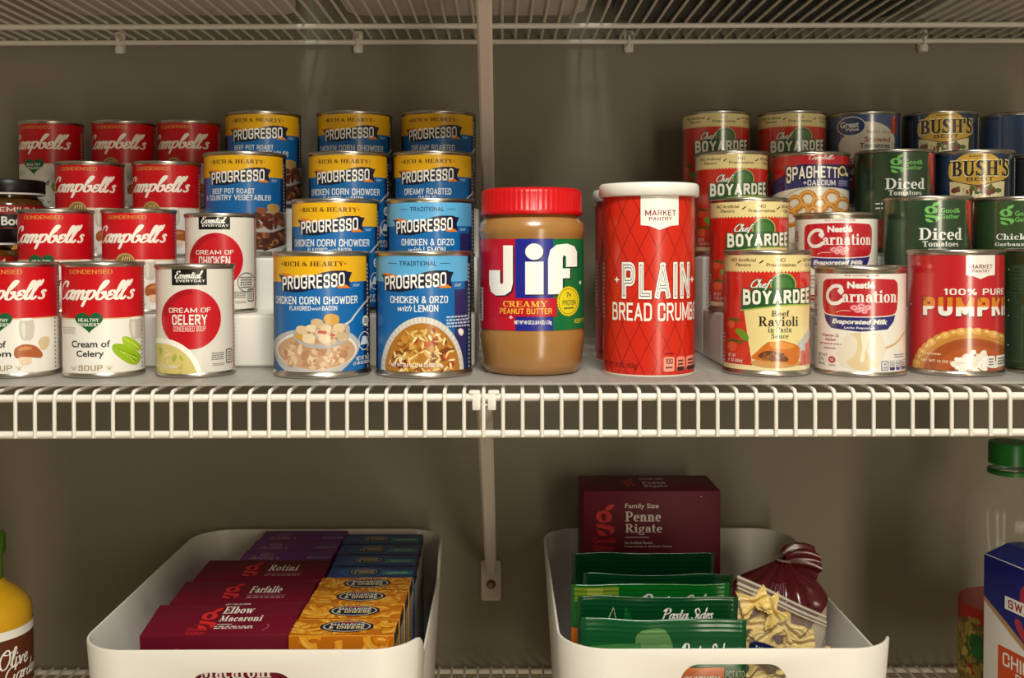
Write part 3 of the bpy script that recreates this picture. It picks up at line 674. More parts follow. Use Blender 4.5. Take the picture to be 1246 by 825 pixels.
# ------------------------------------------------------------------ evaporated milk
def lab_milk():
    D = 75.5; a = art_can(D, 320, 782, .1373, v0=3.5, v1=84)
    a.rough = .38
    W = (238, 232, 222); red = (186, 14, 34); blue = (34, 36, 112)
    a.band(0, 90, W)
    a.text('the cooking milk', 232, 145, 428, 162, (170, 60, 60), bold=.005)
    a.poly([(118, 388), (128, 440), (160, 484), (320, 500), (476, 486), (508, 440), (520, 392), (400, 404), (240, 404)], blue, 1, 0)
    rr = [(112, 210), (120, 188), (150, 176), (320, 170), (490, 176), (518, 186), (530, 215), (530, 300), (524, 370), (500, 396), (420, 404), (320, 406), (220, 404), (140, 396), (116, 366), (110, 300)]
    a.poly([(320 + (x - 320) * 1.035, 288 + (y - 288) * 1.05) for x, y in rr], WHITE, 2, 4); a.poly(rr, red, 2.4, 4)
    a.text('Nestlé', 250, 190, 403, 234, WHITE, 3, bold=.05)
    a.stroke([(216, 262), (214, 226), (178, 220), (146, 250), (138, 292), (158, 326), (196, 326), (224, 306)], 22, WHITE, 3, 5)
    a.ellipse(214, 250, 18, 15, WHITE, 3.2)
    a.stext('arnation', 222, 244, 524, 320, WHITE, 3)
    for i, (x, y, r) in enumerate([(290, 352, 24), (328, 344, 26), (364, 350, 22), (310, 368, 22), (346, 374, 20), (328, 360, 18)]):
        a.ellipse(x, y, r, r * .8, (224, 110, 122), 3 + i * .05); a.ring(x, y, r * .6, r * .45, 4, (246, 206, 206), 3.5)
    a.stroke([(268, 372), (220, 372), (190, 384)], 4, (240, 196, 180), 3)
    a.text('Evaporated Milk', 165, 424, 475, 464, WHITE, 2, bold=.04, shear=.25); a.text('Leche Evaporada', 232, 470, 405, 488, WHITE, 2, bold=.02, shear=.25)
    cr = (226, 204, 160)
    a.poly([(250, 510), (440, 505), (470, 620), (430, 720), (330, 750), (215, 720), (190, 640)], (232, 222, 200), .8, 0)
    a.poly([(275, 512), (300, 540), (310, 590), (290, 650), (250, 690), (300, 735), (380, 735), (410, 690), (372, 650), (350, 590), (365, 540), (410, 508)], cr, 1.2, 5)
    a.poly([(330, 512), (336, 600), (322, 680), (346, 680), (354, 600), (390, 512)], (244, 234, 208), 1.6, 4)
    a.stroke([(466, 600), (520, 575), (572, 512)], 12, (212, 178, 110), 1.4)
    a.text('Vitamin D', 107, 522, 204, 540, (160, 40, 40), bold=.015); a.text('Added', 125, 548, 185, 566, (160, 40, 40), bold=.015)
    a.lines(95, 578, 222, 592, 1, (190, 100, 100)); a.lines(118, 606, 190, 620, 1, (90, 90, 110))
    a.text('NET WT', 85, 650, 138, 668, (110, 110, 140)); a.text('12 FL', 85, 676, 120, 694, (110, 110, 140)); a.text('354 mL', 85, 704, 126, 722, (110, 110, 140))
    a.ellipse(165, 684, 21, 21, (176, 30, 40)); a.lines(153, 676, 178, 692, 2, WHITE, 2); a.lines(148, 712, 186, 726, 1, (120, 120, 140))
    a.rrect(442, 682, 482, 742, 5, blue); a.rrect(446, 686, 478, 738, 4, W, 1.5); a.text('40', 453, 692, 472, 708, blue, 2); a.lines(450, 714, 475, 734, 3, blue, 2)
    for x in (490, 525, 552): a.rrect(x, 682, x + 28, 742, 5, blue); a.rrect(x + 2, 684, x + 26, 722, 4, W, 1.5); a.lines(x + 5, 690, x + 24, 718, 3, blue, 2)
    a.lines(515, 640, 570, 668, 2, (110, 110, 150))
    a.raw = True
    for i, (v, t) in enumerate([(74, 60), (70, 50), (60, 40), (54, 30), (46, 44)]): a.lines(-56, v - 6, -42, v, 3, (186, 60, 70) if i < 3 else (60, 60, 110), 1, i)
    a.rect(-100, 6, -62, 80, WHITE, 1); a.lines(-98, 8, -64, 78, 24, (50, 50, 90), 2); a.lines(60, 10, 100, 78, 22, (150, 140, 150), 1)
    a.rect(-60, 0, -58, 90, blue, 1)
    return a.build()

# ------------------------------------------------------------------ pumpkin
def lab_pumpkin():
    D = 78; a = art_can(D, 293, 782, .151, v0=4.5, v1=99)
    a.band(0, 103, (190, 18, 32))
    tagp = [(345, 70), (487, 70), (487, 208), (455, 212), (416, 230), (378, 212), (345, 208)]
    a.poly(tagp, WHITE); dr = (126, 20, 34)
    a.text('MARKET', 360, 148, 474, 171, dr, 2, bold=.02); a.text('PANTRY', 377, 178, 461, 193, dr, 2, bold=.02)
    a.raw = True
    ky = .151 * (1 - 39 / 868); v = lambda y: (782 - y) * ky
    a.text('100% PURE', -8.6, v(284), 48, v(320), WHITE, 2, bold=.04)
    g = block('PUMPKIN', .35)
    a.glyphs(block('PUMPKIN', .38), -26.8, v(329), 63.2, v(447), (90, 12, 20), 1.6); a.glyphs(g, -26, v(333), 62, v(440), WHITE, 2)
    # orange upper half of the letters
    ys = [p[1] for t in g for p in t]; mid = (min(ys) + max(ys)) / 2; xs = [p[0] for t in g for p in t]
    up = []
    for t in g:
        poly = list(t); out = []
        for i, p in enumerate(poly):
            q = poly[(i + 1) % 3]; da, db = p[1] - mid, q[1] - mid
            if da >= 0: out.append(p)
            if da * db < 0: k = da / (da - db); out.append((p[0] + (q[0] - p[0]) * k, mid))
        if len(out) >= 3: up += fan(out)
    full = (min(xs), max(xs), min(ys), max(ys))
    A = (-26, v(440)); B = (62, v(333))
    a.tri([tuple((A[0] + (p[0] - full[0]) / (full[1] - full[0]) * (B[0] - A[0]), A[1] + (p[1] - full[2]) / (full[3] - full[2]) * (B[1] - A[1])) for p in t) for t in up], (218, 130, 26), 2.5)
    a.raw = False
    a.ellipse(372, 770, 292, 262, (196, 132, 54), 1, 60)
    for i in range(22):
        t = pi + pi * (i + .3) / 21; x, y = 372 + 276 * cos(t), 770 + 248 * sin(t)
        a.ellipse(x, y, 27, 20, (226, 172, 88) if i % 2 else (206, 146, 64), 1.4 + .02 * i, 14, t + pi / 2); a.ellipse(x + 4, y - 4, 12, 7, (240, 202, 130), 2, 10, t + pi / 2)
    a.ellipse(376, 780, 240, 216, (162, 74, 26), 2.2, 56); a.ellipse(390, 800, 200, 190, (178, 86, 34), 2.4, 50); a.ellipse(410, 820, 160, 170, (158, 70, 26), 2.6, 50)
    a.bits(400, 715, 120, 50, 42, [(244, 240, 226), (228, 222, 206), (250, 248, 240)], (12, 26), 3, 6); a.bits(395, 670, 55, 40, 24, [(246, 242, 230), (230, 224, 208)], (10, 22), 3.3, 8)
    a.text('NET WT 15 OZ (425g)', 128, 692, 326, 712, (246, 222, 190), 4, bold=.02); a.lines(140, 652, 230, 668, 1, (240, 200, 160), 4)
    for x in (452, 496, 520): a.rrect(x, 665, x + 38, 730, 8, WHITE, 4); a.lines(x + 8, 676, x + 30, 722, 3, BLACK, 4.5)
    a.raw = True
    a.rect(-46, 57, -40, 57.8, WHITE, 1); a.rect(58, 8, 94, 90, WHITE, 1); a.lines(60, 10, 92, 88, 26, (90, 30, 30), 2); a.lines(-100, 10, -64, 90, 26, (236, 180, 170), 1)
    return a.build()

# ------------------------------------------------------------------ dark green tins
def lab_green(kind):
    D = 79; a = art_can(D, 780, 837, .194, Y=952, v0=4, v1=101)
    a.band(0, 105, (26, 58, 30) if kind != 'beans' else (52, 78, 38))
    li = (110, 186, 92); w = (236, 236, 226); dx = 0
    if kind == 'chickpeas': a.tris.clear(); a.band(0, 105, (44, 70, 34))
    if kind == 'diced':
        glogo(a, 768, 306, 832, 402, li); a.text('Good&', 836, 335, 918, 358, li, 2, bold=.015); a.text('Gather', 836, 364, 916, 386, li, 2, bold=.015)
        a.stext('Diced', 745, 430, 928, 488, w, 2); a.stext('Tomatoes', 762, 493, 912, 520, w, 2); a.rect(786, 531, 866, 534, w)
        for i, y in enumerate((556, 580)): a.lines(700, y, 860, y + 14, 1, w, 2, i)
        a.raw = True
        a.poly([(38, 101), (54, 101), (55, 48), (50, 54), (44, 66), (39.5, 82)], (166, 36, 26), 1, 3); a.poly([(42, 97), (46, 97), (46, 72), (43, 82)], (196, 84, 64), 1.5, 3)
        a.rect(52, 60, 82, 101, (20, 24, 34), 1.8); a.lines(55, 64, 80, 98, 10, (150, 160, 180), 2); a.bits(62, 36, 16, 26, 30, [(150, 34, 26), (186, 62, 44)], (4, 9), 1.8, 3)
        a.bits(-8, 20, 30, 14, 40, [(160, 40, 28), (186, 66, 46), (136, 28, 22)], (4, 8), 1.2, 5)
        a.raw = False
    elif kind == 'chickpeas':
        glogo(a, 708, 320, 768, 415, li); a.text('Good&', 772, 350, 856, 373, li, 2, bold=.015); a.text('Gather', 772, 379, 854, 401, li, 2, bold=.015)
        a.stext('Chickpeas', 695, 458, 905, 496, w, 2); a.stext('Garbanzo Beans', 690, 500, 912, 518, w, 2); a.rect(740, 530, 850, 533, w)
        a.lines(690, 556, 800, 570, 1, w, 2)
        a.raw = True
        r = random.Random(3)
        a.ellipse(0, 14, 36, 34, (30, 50, 24), 1)
        for i in range(90):
            t = r.random() * 2 * pi; q = sqrt(r.random()); x, y = 34 * q * cos(t), 14 + 32 * q * sin(t)
            a.ellipse(x, y, 4.4, 4.2, (178, 136, 84), 1.5 + .01 * i, 12); a.ellipse(x - .8, y + 1, 2.4, 2.2, (214, 180, 130), 1.55 + .01 * i, 9)
        a.raw = False
    else:
        glogo(a, 830, 300, 890, 395, li); a.text('Good&', 894, 335, 970, 358, li, 2, bold=.015)
        a.raw = True; a.stext('Green', -6, 46, 26, 34, w, 2); a.stext('Beans', -6, 30, 26, 18, w, 2)
        for v in (86, 60, 47, 22): a.rect(-39, v, -37.4, v + 1.2, w, 2)
        a.raw = False
    a.raw = True
    a.rect(84, 8, 116, 96, WHITE, 1); a.lines(86, 10, 114, 94, 28, (40, 50, 40), 2); a.lines(-100, 10, -66, 90, 24, (130, 160, 120), 1)
    return a.build()

# ------------------------------------------------------------------ baked beans tins, dark blue with a gold panel
def lab_beans():
    D = 79.5; a = art_can(D, 985, 580, .2105, Y=1036, v0=4, v1=99)
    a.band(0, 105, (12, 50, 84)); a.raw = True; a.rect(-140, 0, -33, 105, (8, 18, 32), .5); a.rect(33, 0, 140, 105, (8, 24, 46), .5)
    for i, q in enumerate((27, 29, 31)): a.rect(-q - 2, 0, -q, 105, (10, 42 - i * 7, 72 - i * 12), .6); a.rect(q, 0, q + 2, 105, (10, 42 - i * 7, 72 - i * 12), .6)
    a.raw = False
    gold = (204, 162, 58)
    a.poly([(884, 222), (1116, 222), (1110, 400), (890, 400)], (222, 206, 158), 1)
    for i in range(13):
        x = 896 + i * 17; a.poly([(1000, 218), (x - 4, 300), (x + 4, 300)], (244, 232, 196), 1.3)
    pan = [(884, 204), (882, 138), (905, 122), (940, 94), (1000, 84), (1062, 94), (1098, 122), (1128, 138), (1124, 204), (1070, 226), (1000, 240), (934, 226)]
    cx, cy = 1004, 160
    a.poly([(cx + (x - cx) * 1.035, cy + (y - cy) * 1.05) for x, y in pan], (24, 20, 16), 1.6, 3); a.poly(pan, gold, 2, 3)
    a.lines(965, 97, 1050, 107, 1, (100, 70, 20), 3)
    bow = lambda u, v: (u, v * (.8 + .2 * (2 * abs(u - .5)) ** 1.2) + .1 * (1 - (2 * abs(u - .5)) ** 1.2) * (1 - v) * 0)
    a.glyphs(serif("BUSH'S"), 886, 116, 1134, 201, (240, 226, 180), 2.4); a.glyphs(serif("BUSH'S"), 891, 121, 1129, 197, BLACK, 3)
    a.glyphs([t for t in serif("BUSH'S")], 893, 121, 1131, 197, BLACK, 3.2)
    a.text('BEST', 956, 202, 1068, 221, (70, 50, 16), 3, bold=.03)
    a.bits(1000, 262, 105, 16, 46, [(120, 40, 26), (150, 62, 36), (70, 104, 40), (214, 196, 150), (96, 52, 30)], (9, 18), 3, 4)
    a.raw = True
    a.bits(0, 30, 22, 20, 60, [(128, 52, 30), (96, 40, 24), (156, 80, 46)], (3, 5), 3, 9, (.5, .7)); a.rect(50, 8, 90, 96, WHITE, 1); a.lines(52, 10, 88, 94, 26, (30, 40, 60), 2); a.lines(-96, 10, -60, 94, 26, (130, 150, 180), 1)
    return a.build()

# ------------------------------------------------------------------ stewed tomatoes, blue
def lab_stewed(kind='tomato'):
    D = 78; a = art_can(D, 200, 530, .2267, Y=1120, v0=4, v1=98)
    bl = (52, 82, 134)
    a.band(0, 102, bl); W = (226, 220, 206)
    if kind == 'tomato':
        a.ellipse(232, 205, 112, 88, W, 1, 40); a.ellipse(172, 232, 74, 62, W, 1.1, 36); a.poly([(104, 240), (342, 230), (336, 330), (300, 400), (150, 400), (110, 320)], W, 1.05)
        a.ellipse(155, 137, 64, 47, WHITE, 2, 36); a.ellipse(155, 137, 60, 43, (22, 60, 120), 2.4, 36)
        a.text('Great', 106, 114, 190, 144, WHITE, 3, bold=.03); a.text('Value', 128, 144, 190, 160, WHITE, 3, bold=.03)
        a.text('Italian Style', 222, 156, 326, 180, (120, 112, 104), 2, bold=-.005, shear=.35); a.text('Stewed', 215, 190, 323, 216, (170, 34, 38), 2, bold=.02); a.text('Tomatoes', 193, 220, 323, 244, (50, 44, 44), 2, bold=.02)
        a.bits(220, 370, 100, 70, 50, [(160, 44, 34), (190, 80, 60), (130, 30, 26)], (14, 28), 2, 4); a.lines(150, 290, 330, 330, 3, (150, 90, 84), 2)
        a.raw = True; a.rect(33, 78, 44, 96, (176, 34, 36), 1); a.rect(-60, 0, -42, 102, (20, 40, 84), .6); a.raw = False
    else:
        a.raw = True
        a.text('Black', -14, 54, 6, 48, WHITE, 2, bold=.01); a.text('Beans', -14, 44, 6, 38, WHITE, 2, bold=.01)
        a.ellipse(30, 80, 18, 10, WHITE, 2); a.ellipse(30, 80, 17, 9, (22, 60, 120), 2.3); a.text('Great', 17, 85, 41, 78, WHITE, 3, bold=.03)
        a.bits(0, 18, 22, 16, 50, [(40, 30, 34), (64, 46, 50)], (3, 5), 2, 3)
        a.raw = False
    a.raw = True
    a.rect(62, 8, 98, 94, WHITE, 1); a.lines(64, 10, 96, 92, 26, (40, 50, 80), 2); a.lines(-100, 10, -66, 90, 24, (170, 190, 214), 1)
    return a.build()

# ------------------------------------------------------------------ pasta rings
def lab_rings():
    D = 78; a = art_can(D, 221, 585, .209, Y=1036, v0=4, v1=99)
    a.band(0, 105, (232, 224, 206)); a.raw = True; a.rect(-140, 82, 140, 105, (190, 20, 34), .3); a.raw = False
    bl = (38, 32, 104)
    a.poly([(-40, 150), (35, 150), (100, 140), (408, 140), (500, 140), (500, 300), (404, 268), (330, 254), (220, 248), (110, 262), (35, 292), (-40, 300)], bl, .6)
    a.poly([(-60, 60), (420, 60), (420, 128), (300, 128), (160, 142), (100, 190), (36, 232), (-60, 240)], (190, 20, 34), .9)
    a.btext("Campb3ll's", 210, 95, 324, 126, WHITE, 2, w=.24)
    arch = lambda u, v: (u, (.0 if u > .25 else .0) + .18 * sin(min(1, u * 1.2) * pi * .6) + v * (.82 - .2 * u + (.16 if u < .09 else 0)) - (.12 if u < .09 else 0))
    a.glyphs(block('SPAGHETTI', .42), 104, 130, 352, 230, BLACK, 1.6, warp=arch); a.glyphs(block('SPAGHETTI', .2), 112, 139, 346, 221, (248, 244, 232), 2.2, warp=arch)
    a.ellipse(362, 172, 25, 30, BLACK, 2.3); a.ring(362, 172, 15, 20, 9, (236, 206, 150), 2.6); a.text('s', 376, 178, 390, 196, WHITE, 2.8, bold=.05)
    a.text('+CALCIUM', 186, 217, 330, 243, WHITE, 2, bold=.03); a.lines(345, 216, 388, 245, 4, (180, 180, 220), 2)
    r = random.Random(5)
    for i, (x, y) in enumerate([(150, 330), (206, 308), (262, 336), (314, 304), (366, 340), (180, 372), (236, 384), (300, 372), (346, 396), (130, 400), (270, 430), (200, 440)]):
        a.ring(x, y, 32, 33, 21, (206, 128, 40), 2 + .02 * i); a.ring(x - 3, y - 4, 31, 31, 6, (236, 176, 90), 2.4 + .02 * i)
    a.ring(240, 400, 190, 150, 8, (200, 190, 170), 1)
    a.raw = True
    a.rect(62, 8, 98, 94, WHITE, 1); a.lines(64, 10, 96, 92, 26, (60, 40, 80), 2); a.lines(-100, 10, -66, 70, 20, (90, 80, 110), 1)
    return a.build()

# ------------------------------------------------------------------ peanut butter jar label
def lab_peanut():
    R = 44.4; a = Art(R, 237, 765, .2337, .2225); a.rough = .35; a.coat = .3
    v = lambda y: (765 - y) * .2225
    a.clip = (None, v(594), None, v(256))
    rd, bl, gr = (190, 14, 40), (30, 36, 140), (0, 108, 56); W = (248, 246, 240); gold = (244, 196, 60)
    a.rect(40, 250, 181, 600, rd); a.rect(181, 250, 313, 600, bl); a.rect(313, 250, 434, 600, gr)
    a.raw = True; h = pi * R; a.rect(-h, 30, R * -1.42, 120, (200, 196, 188), .6); a.rect(R * 1.4, 30, h, 120, gr, .6)
    a.lines(-120, 45, -76, 110, 24, (60, 60, 60), 1); a.raw = False
    dk = (20, 20, 60)
    def jif(dx, dy, c, L):
        J = [(139, 280), (173, 280), (173, 420), (166, 448), (145, 464), (112, 466), (94, 452), (88, 425), (88, 372), (128, 372), (128, 418), (134, 424), (139, 418)]
        a.poly([(x + dx, y + dy) for x, y in J], c, L)
        a.ellipse(247 + dx, 303 + dy, 31, 30, c, L)
        a.poly([(x + dx, y + dy) for x, y in [(216, 340), (279, 340), (279, 460), (216, 460)]], c, L)
        F = [(295, 460), (295, 330), (303, 296), (325, 278), (362, 274), (388, 284), (398, 305), (398, 360), (358, 360), (358, 322), (350, 316), (346, 326), (346, 366), (372, 366), (372, 402), (346, 402), (346, 460)]
        a.poly([(x + dx, y + dy) for x, y in F], c, L)
    jif(5, 4, (12, 14, 50), 2); jif(0, 0, W, 2.6)
    a.rect(100, 474, 326, 541, rd, 1.6)
    a.stext('CREAMY', 138, 484, 293, 507, gold, 3); a.text('PEANUT BUTTER', 127, 512, 309, 532, gold, 3, bold=.02)
    a.rect(88, 540, 330, 543, (150, 16, 36), 1.8)
    a.text('NET WT 40 OZ (2 LB 8 OZ) 1.13kg', 178, 556, 307, 574, W, 3, bold=.03); a.text('KEEP IT UP', 388, 556, 428, 572, (220, 210, 60), 3, bold=.03)
    st = [(366 + (41 if i % 2 else 38) * cos(2 * pi * i / 60), 488 + (57 if i % 2 else 53) * sin(2 * pi * i / 60)) for i in range(60)]
    a.poly(st, (228, 206, 30), 3); a.ring(366, 488, 34, 47, 2, (70, 90, 30), 3.4)
    a.text('7g', 359, 455, 376, 475, (50, 80, 40), 3.6, bold=.02); a.text('PROTEIN', 345, 484, 392, 502, (50, 80, 40), 3.6, bold=.02); a.lines(350, 508, 386, 520, 1, (50, 80, 40), 3.6)
    a.rrect(47, 438, 64, 565, 4, W, 2); a.lines(50, 444, 61, 560, 12, BLACK, 2.4)
    a.poly([(158, 545), (166, 538), (174, 545), (166, 552)], (250, 180, 180), 3)
    a.ellipse(410, 421, 4, 7, (220, 230, 220), 2)
    return a.build()

# ------------------------------------------------------------------ bread crumbs label
def lab_crumbs():
    R = 38.4; a = Art(R, 275, 765, .2286, .2186); a.rough = .33; a.coat = .3; a.clip = (None, 1.5, None, 151)
    rd = (206, 40, 22); ln = (150, 16, 14); W = (244, 240, 230)
    a.band(0, 160, rd)
    a.raw = True; C = 2 * pi * R; n = 16; p = C / n; hh = 31
    for i in range(n):
        for j in range(-1, 6):
            x = -C / 2 + i * p; y = j * hh - 4
            a.tri(ribbon([(x, y), (x + p, y + hh)], .55, False), ln, 1, .1); a.tri(ribbon([(x + p, y), (x, y + hh)], .55, False), ln, 1.15, .1)
    a.raw = False
    a.poly([(247, 70), (380, 70), (380, 197), (352, 200), (314, 215), (276, 200), (247, 197)], W, 2)
    dr = (130, 20, 30); a.text('MARKET', 262, 141, 370, 162, dr, 2.5, bold=.025); a.text('PANTRY', 276, 167, 357, 180, dr, 2.5, bold=.025)
    a.inline('PLAIN', 181, 335, 422, 473, .3, [(.36, (150, 14, 12), 2), (.3, W, 2.4), (.13, (48, 60, 100), 2.8), (.07, W, 3.2)])
    a.text('BREAD CRUMBS', 147, 487, 440, 555, W, 2.4, bold=.022)
    for x in (163, 430):
        a.poly([(x - 11, 402), (x - 3, 399), (x, 388), (x + 3, 399), (x + 11, 402), (x + 3, 405), (x, 416), (x - 3, 405)], W, 2)
    a.text('NET WT 15 OZ (425g)', 118, 714, 236, 738, (110, 20, 16), 2, bold=.01); a.lines(330, 674, 366, 682, 1, (90, 16, 12), 2)
    a.rrect(328, 690, 366, 745, 7, (240, 160, 140), 2); a.text('100', 334, 696, 360, 716, (60, 14, 14), 3, bold=.03); a.lines(335, 724, 360, 736, 1, (60, 14, 14), 3)
    for x in (373, 408, 432): a.rrect(x, 690, x + 30, 745, 9, (236, 140, 120), 2); a.lines(x + 6, 700, x + 25, 726, 2, (60, 14, 14), 3); a.rrect(x + 2, 728, x + 28, 744, 6, (70, 20, 24), 3)
    a.raw = True
    a.lines(-58, 46, -46, 94, 14, (240, 200, 190), 2); a.rect(60, 14, 100, 120, W, 2); a.lines(62, 16, 98, 118, 30, (60, 40, 40), 2.5)
    return a.build()
def lab_bouillon():
    R = 33.2; a = Art(R); a.rough = .4; a.raw = True; a.clip = (None, 8, None, 52)
    a.tri([((-62, 6), (62, 6), (62, 54)), ((-62, 6), (62, 54), (-62, 54))], (150, 24, 18), 0)
    a.rect(-62, 8, 62, 26, (176, 116, 40), .5); a.bits(0, 16, 58, 12, 60, [(206, 150, 60), (120, 66, 24), (60, 40, 24), (190, 90, 40)], (4, 9), 1, 4)
    a.rrect(-34, 30, 34, 43, 3, BLACK, 2); a.text('Beef Bouillon', -30, 41, 32, 32, WHITE, 3, bold=.03)
    a.text('PREMIUM', -22, 50, 26, 45.5, (240, 220, 200), 2, bold=.02); a.lines(-24, 26.5, 28, 29, 1, (240, 220, 200), 3)
    return a.build()
# ------------------------------------------------------------------ room
WALL = mat((138, 131, 115), .85, bump=.12, bscale=90, vary=.03, name='wall_paint')
PLAST = mat((232, 226, 216), .38, name='white_coated_wire')
def slab(name, x0, x1, y0, y1, z0, z1, m):
    return struct(name, MB().box(x0, x1, y0, y1, z0, z1).mesh(m, False))
slab('wall_back', -1100, 1100, 1202, 1260, 0, 2500, WALL)
slab('wall_left', -1160, -1100, -1300, 1260, 0, 2500, WALL)
slab('wall_right', 1100, 1160, -1300, 1260, 0, 2500, WALL)
slab('wall_front', -1160, 480, -1360, -1300, 0, 2500, WALL)
slab('wall_front_upper', 480, 1160, -1360, -1300, 2040, 2500, WALL)
slab('floor', -1160, 1160, -1300, 1260, -40, 0, mat((176, 156, 130), .8, vary=.08, bscale=30, name='carpet'))
slab('ceiling', -1160, 1160, -1300, 1260, 2500, 2540, mat((226, 222, 214), .9, name='ceiling_paint'))
struct('baseboard_back', MB().box(-1100, 1100, 1186, 1202, 0, 90, 3).mesh(mat((232, 228, 220), .5), False))

# ------------------------------------------------------------------ wire shelves
WX = [-15.4 + 15.2 * k for k in range(-44, 46)]
def wire_shelf(label, z, lip=True):
    """origin at the back rail on the wall"""
    t = thing('wire_shelf', label, 'shelf', (0, 1195, z))
    y0 = 797 - 1195
    p = [(0, 0, -3.2), (0, y0 + 12, -3.2)] + [(0, y0 + 4 - 6 * sin(a), -9 + 5.8 * cos(a)) for a in [i * pi / 10 for i in range(1, 6)]] + [(0, y0 - 2.6, -39)]
    wm = MB().tube(p, 1.55, 8).mesh(PLAST)
    for x in WX: put('wire', wm, t, (x, 0, 0))
    def rail(name, y, zz, r): put(name, MB().tube([(-690, y, zz), (690, y, zz)], r, 12).mesh(PLAST), t, (0, 0, 0))
    rail('front_rail', y0 + 3, -9, 3.1); rail('lip_rail', y0 + 2, -37.5, 3.1); rail('back_rail', 0, -7.6, 3); rail('support_rail', -86, -7.6, 3); rail('support_rail', -240, -7.6, 3)
    return t
wire_shelf('white wire shelf carrying the canned food', -2.2)
wire_shelf('white wire shelf overhead, seen from below', 352)
wire_shelf('white wire shelf under the two storage bins', -386)
for i, (x, z, lab) in enumerate([(-445, 350, 'small white wall clip under the overhead shelf, above the red soup cans'), (-168, 350, 'small white wall clip under the overhead shelf, above the middle soup cans with yellow tops'), (147, 350, 'small white wall clip under the overhead shelf, above the bread crumb canister'), (489, 350, 'small white wall clip under the overhead shelf, above the blue bean cans')]):
    t = thing('shelf_clip', lab, 'clip', (x, 1202, z), group='wall clips of the overhead shelf')
    mb = MB(); mb.box(-6, 6, -5, 0, -17, 8, 2); mb.lathe([(0, -4), (5, -4), (6, 0), (5, 4), (0, 4)], 16, c=(0, -5, -14))
    put('clip_body', mb.mesh(PLAST), t, (0, 0, 0))
    put('hook', MB().tube([(0, -3, 4), (0, -6, 3.5), (0, -11, 0), (0, -11, -6), (0, -7, -11), (0, -3, -11)], 1.8, 8).mesh(PLAST), t, (0, 0, 0))

# sheet that lines the can shelf
LINER = mat((196, 192, 186), .35, alpha=.5, name='frosted_liner')
tag(put('shelf_liner', MB().box(-670, 670, 803, 1194, -2.0, -.1).mesh(LINER, False)), 'frosted plastic liner sheet lying on the wire shelf under the cans', 'liner')

# diagonal shelf brackets
BRK = mat((206, 198, 188), .4, name='bracket_paint')
def bracket(label, ztop):
    t = thing('shelf_bracket', label, 'bracket', (-15, 1202, ztop - 283))
    # channel from the wall foot up to the front rail
    a = Vector((0, -6, 10)); b = Vector((0, 803 - 1202 - 2, 283 - 14)); d = (b - a); L = d.length; d.normalize()
    up = Vector((1, 0, 0)).cross(d).normalized()
    if up.y > 0: up = -up
    prof = [(-6.5, -6), (-6.5, 2), (-4.5, 4), (4.5, 4), (6.5, 2), (6.5, -6), (5.2, -6), (5.2, 1.4), (4, 2.6), (-4, 2.6), (-5.2, 1.4), (-5.2, -6)]
    vs = []
    for q in (0, 1):
        for x, y in prof: vs.append(a + d * (L * q) + Vector((x, 0, 0)) + up * y)
    n = len(prof); fs = [(i, (i + 1) % n, n + (i + 1) % n, n + i) for i in range(n)] + [tuple(range(n - 1, -1, -1)), tuple(range(n, 2 * n))]
    put('channel', mesh(vs, fs, BRK, None, True, angle=40), t, (0, 0, 0))
    mb = MB(); p = []
    for cx, cz, a0 in ((8, 16, 0), (-8, 16, pi / 2), (-8, -24, pi), (8, -24, 3 * pi / 2)): p += ell(cx, cz, 4, 4, 5, a0, a0 + pi / 2)
    n = len(p)
    mb.add([(x, -1, z) for x, z in p] + [(x, -3.5, z) for x, z in p] + [(x * .9, -4.6, -4 + (z + 4) * .95) for x, z in p],
           [(i, (i + 1) % n, n + (i + 1) % n, n + i) for i in range(n)] + [(n + i, n + (i + 1) % n, 2 * n + (i + 1) % n, 2 * n + i) for i in range(n)] + [tuple(range(2 * n, 3 * n))])
    fp = put('foot_plate', mb.mesh(BRK), t, (0, 0, 0))
    mb = MB(); mb.lathe([(0, 2.6), (3.2, 2.2), (4.6, .6), (4.8, 0)], 20); mb.lathe([(5.6, 0), (5.2, .5), (4.4, .6)], 20)
    me = mb.mesh(mat((120, 104, 84), .3, 1)); sc = put('screw', me, fp, (0, -4.7, -8)); sc.rotation_euler = (pi / 2, 0, 0); sc['label'] = 'round metal screw head'
    for s in (-1, 1):
        mb = MB(); mb.box(s * 7.5 - 4.6, s * 7.5 + 4.6, b.y - 4.6, b.y + 4, b.z + 5, b.z + 8.4, 1.5); mb.box(s * 6 - 3.4, s * 6 + 3.4, b.y - 4.6, b.y - 1.8, b.z - 7, b.z + 6, 1.2)
        put('rail_hook', mb.mesh(PLAST), t, (0, 0, 0))
    return t
bracket('white diagonal bracket bracing the can shelf, its foot screwed to the wall below', 0)
bracket('white diagonal bracket of the overhead shelf, passing behind the peanut butter jar', 352)

# white stepped risers
RIS = mat((228, 224, 216), .42, name='riser_plastic')
def riser(label, x0, x1):
    t = thing('shelf_riser', label, 'riser', ((x0 + x1) / 2, 1036, 0), group='stepped white risers')
    w = (x1 - x0) / 2
    for y, z in ((910.4, 47), (994.4, 97), (1078.4, 147.5)):
        mb = MB(); mb.box(-w, w, y - 1036, y - 1036 + 83.6, 0, z - .2, 3, 3)
        put('step', mb.mesh(RIS), t, (0, 0, 0))
riser('white stepped riser under the cans left of the peanut butter jar', -655, -25)
riser('white stepped riser under the cans right of the bread crumbs', 194, 655)

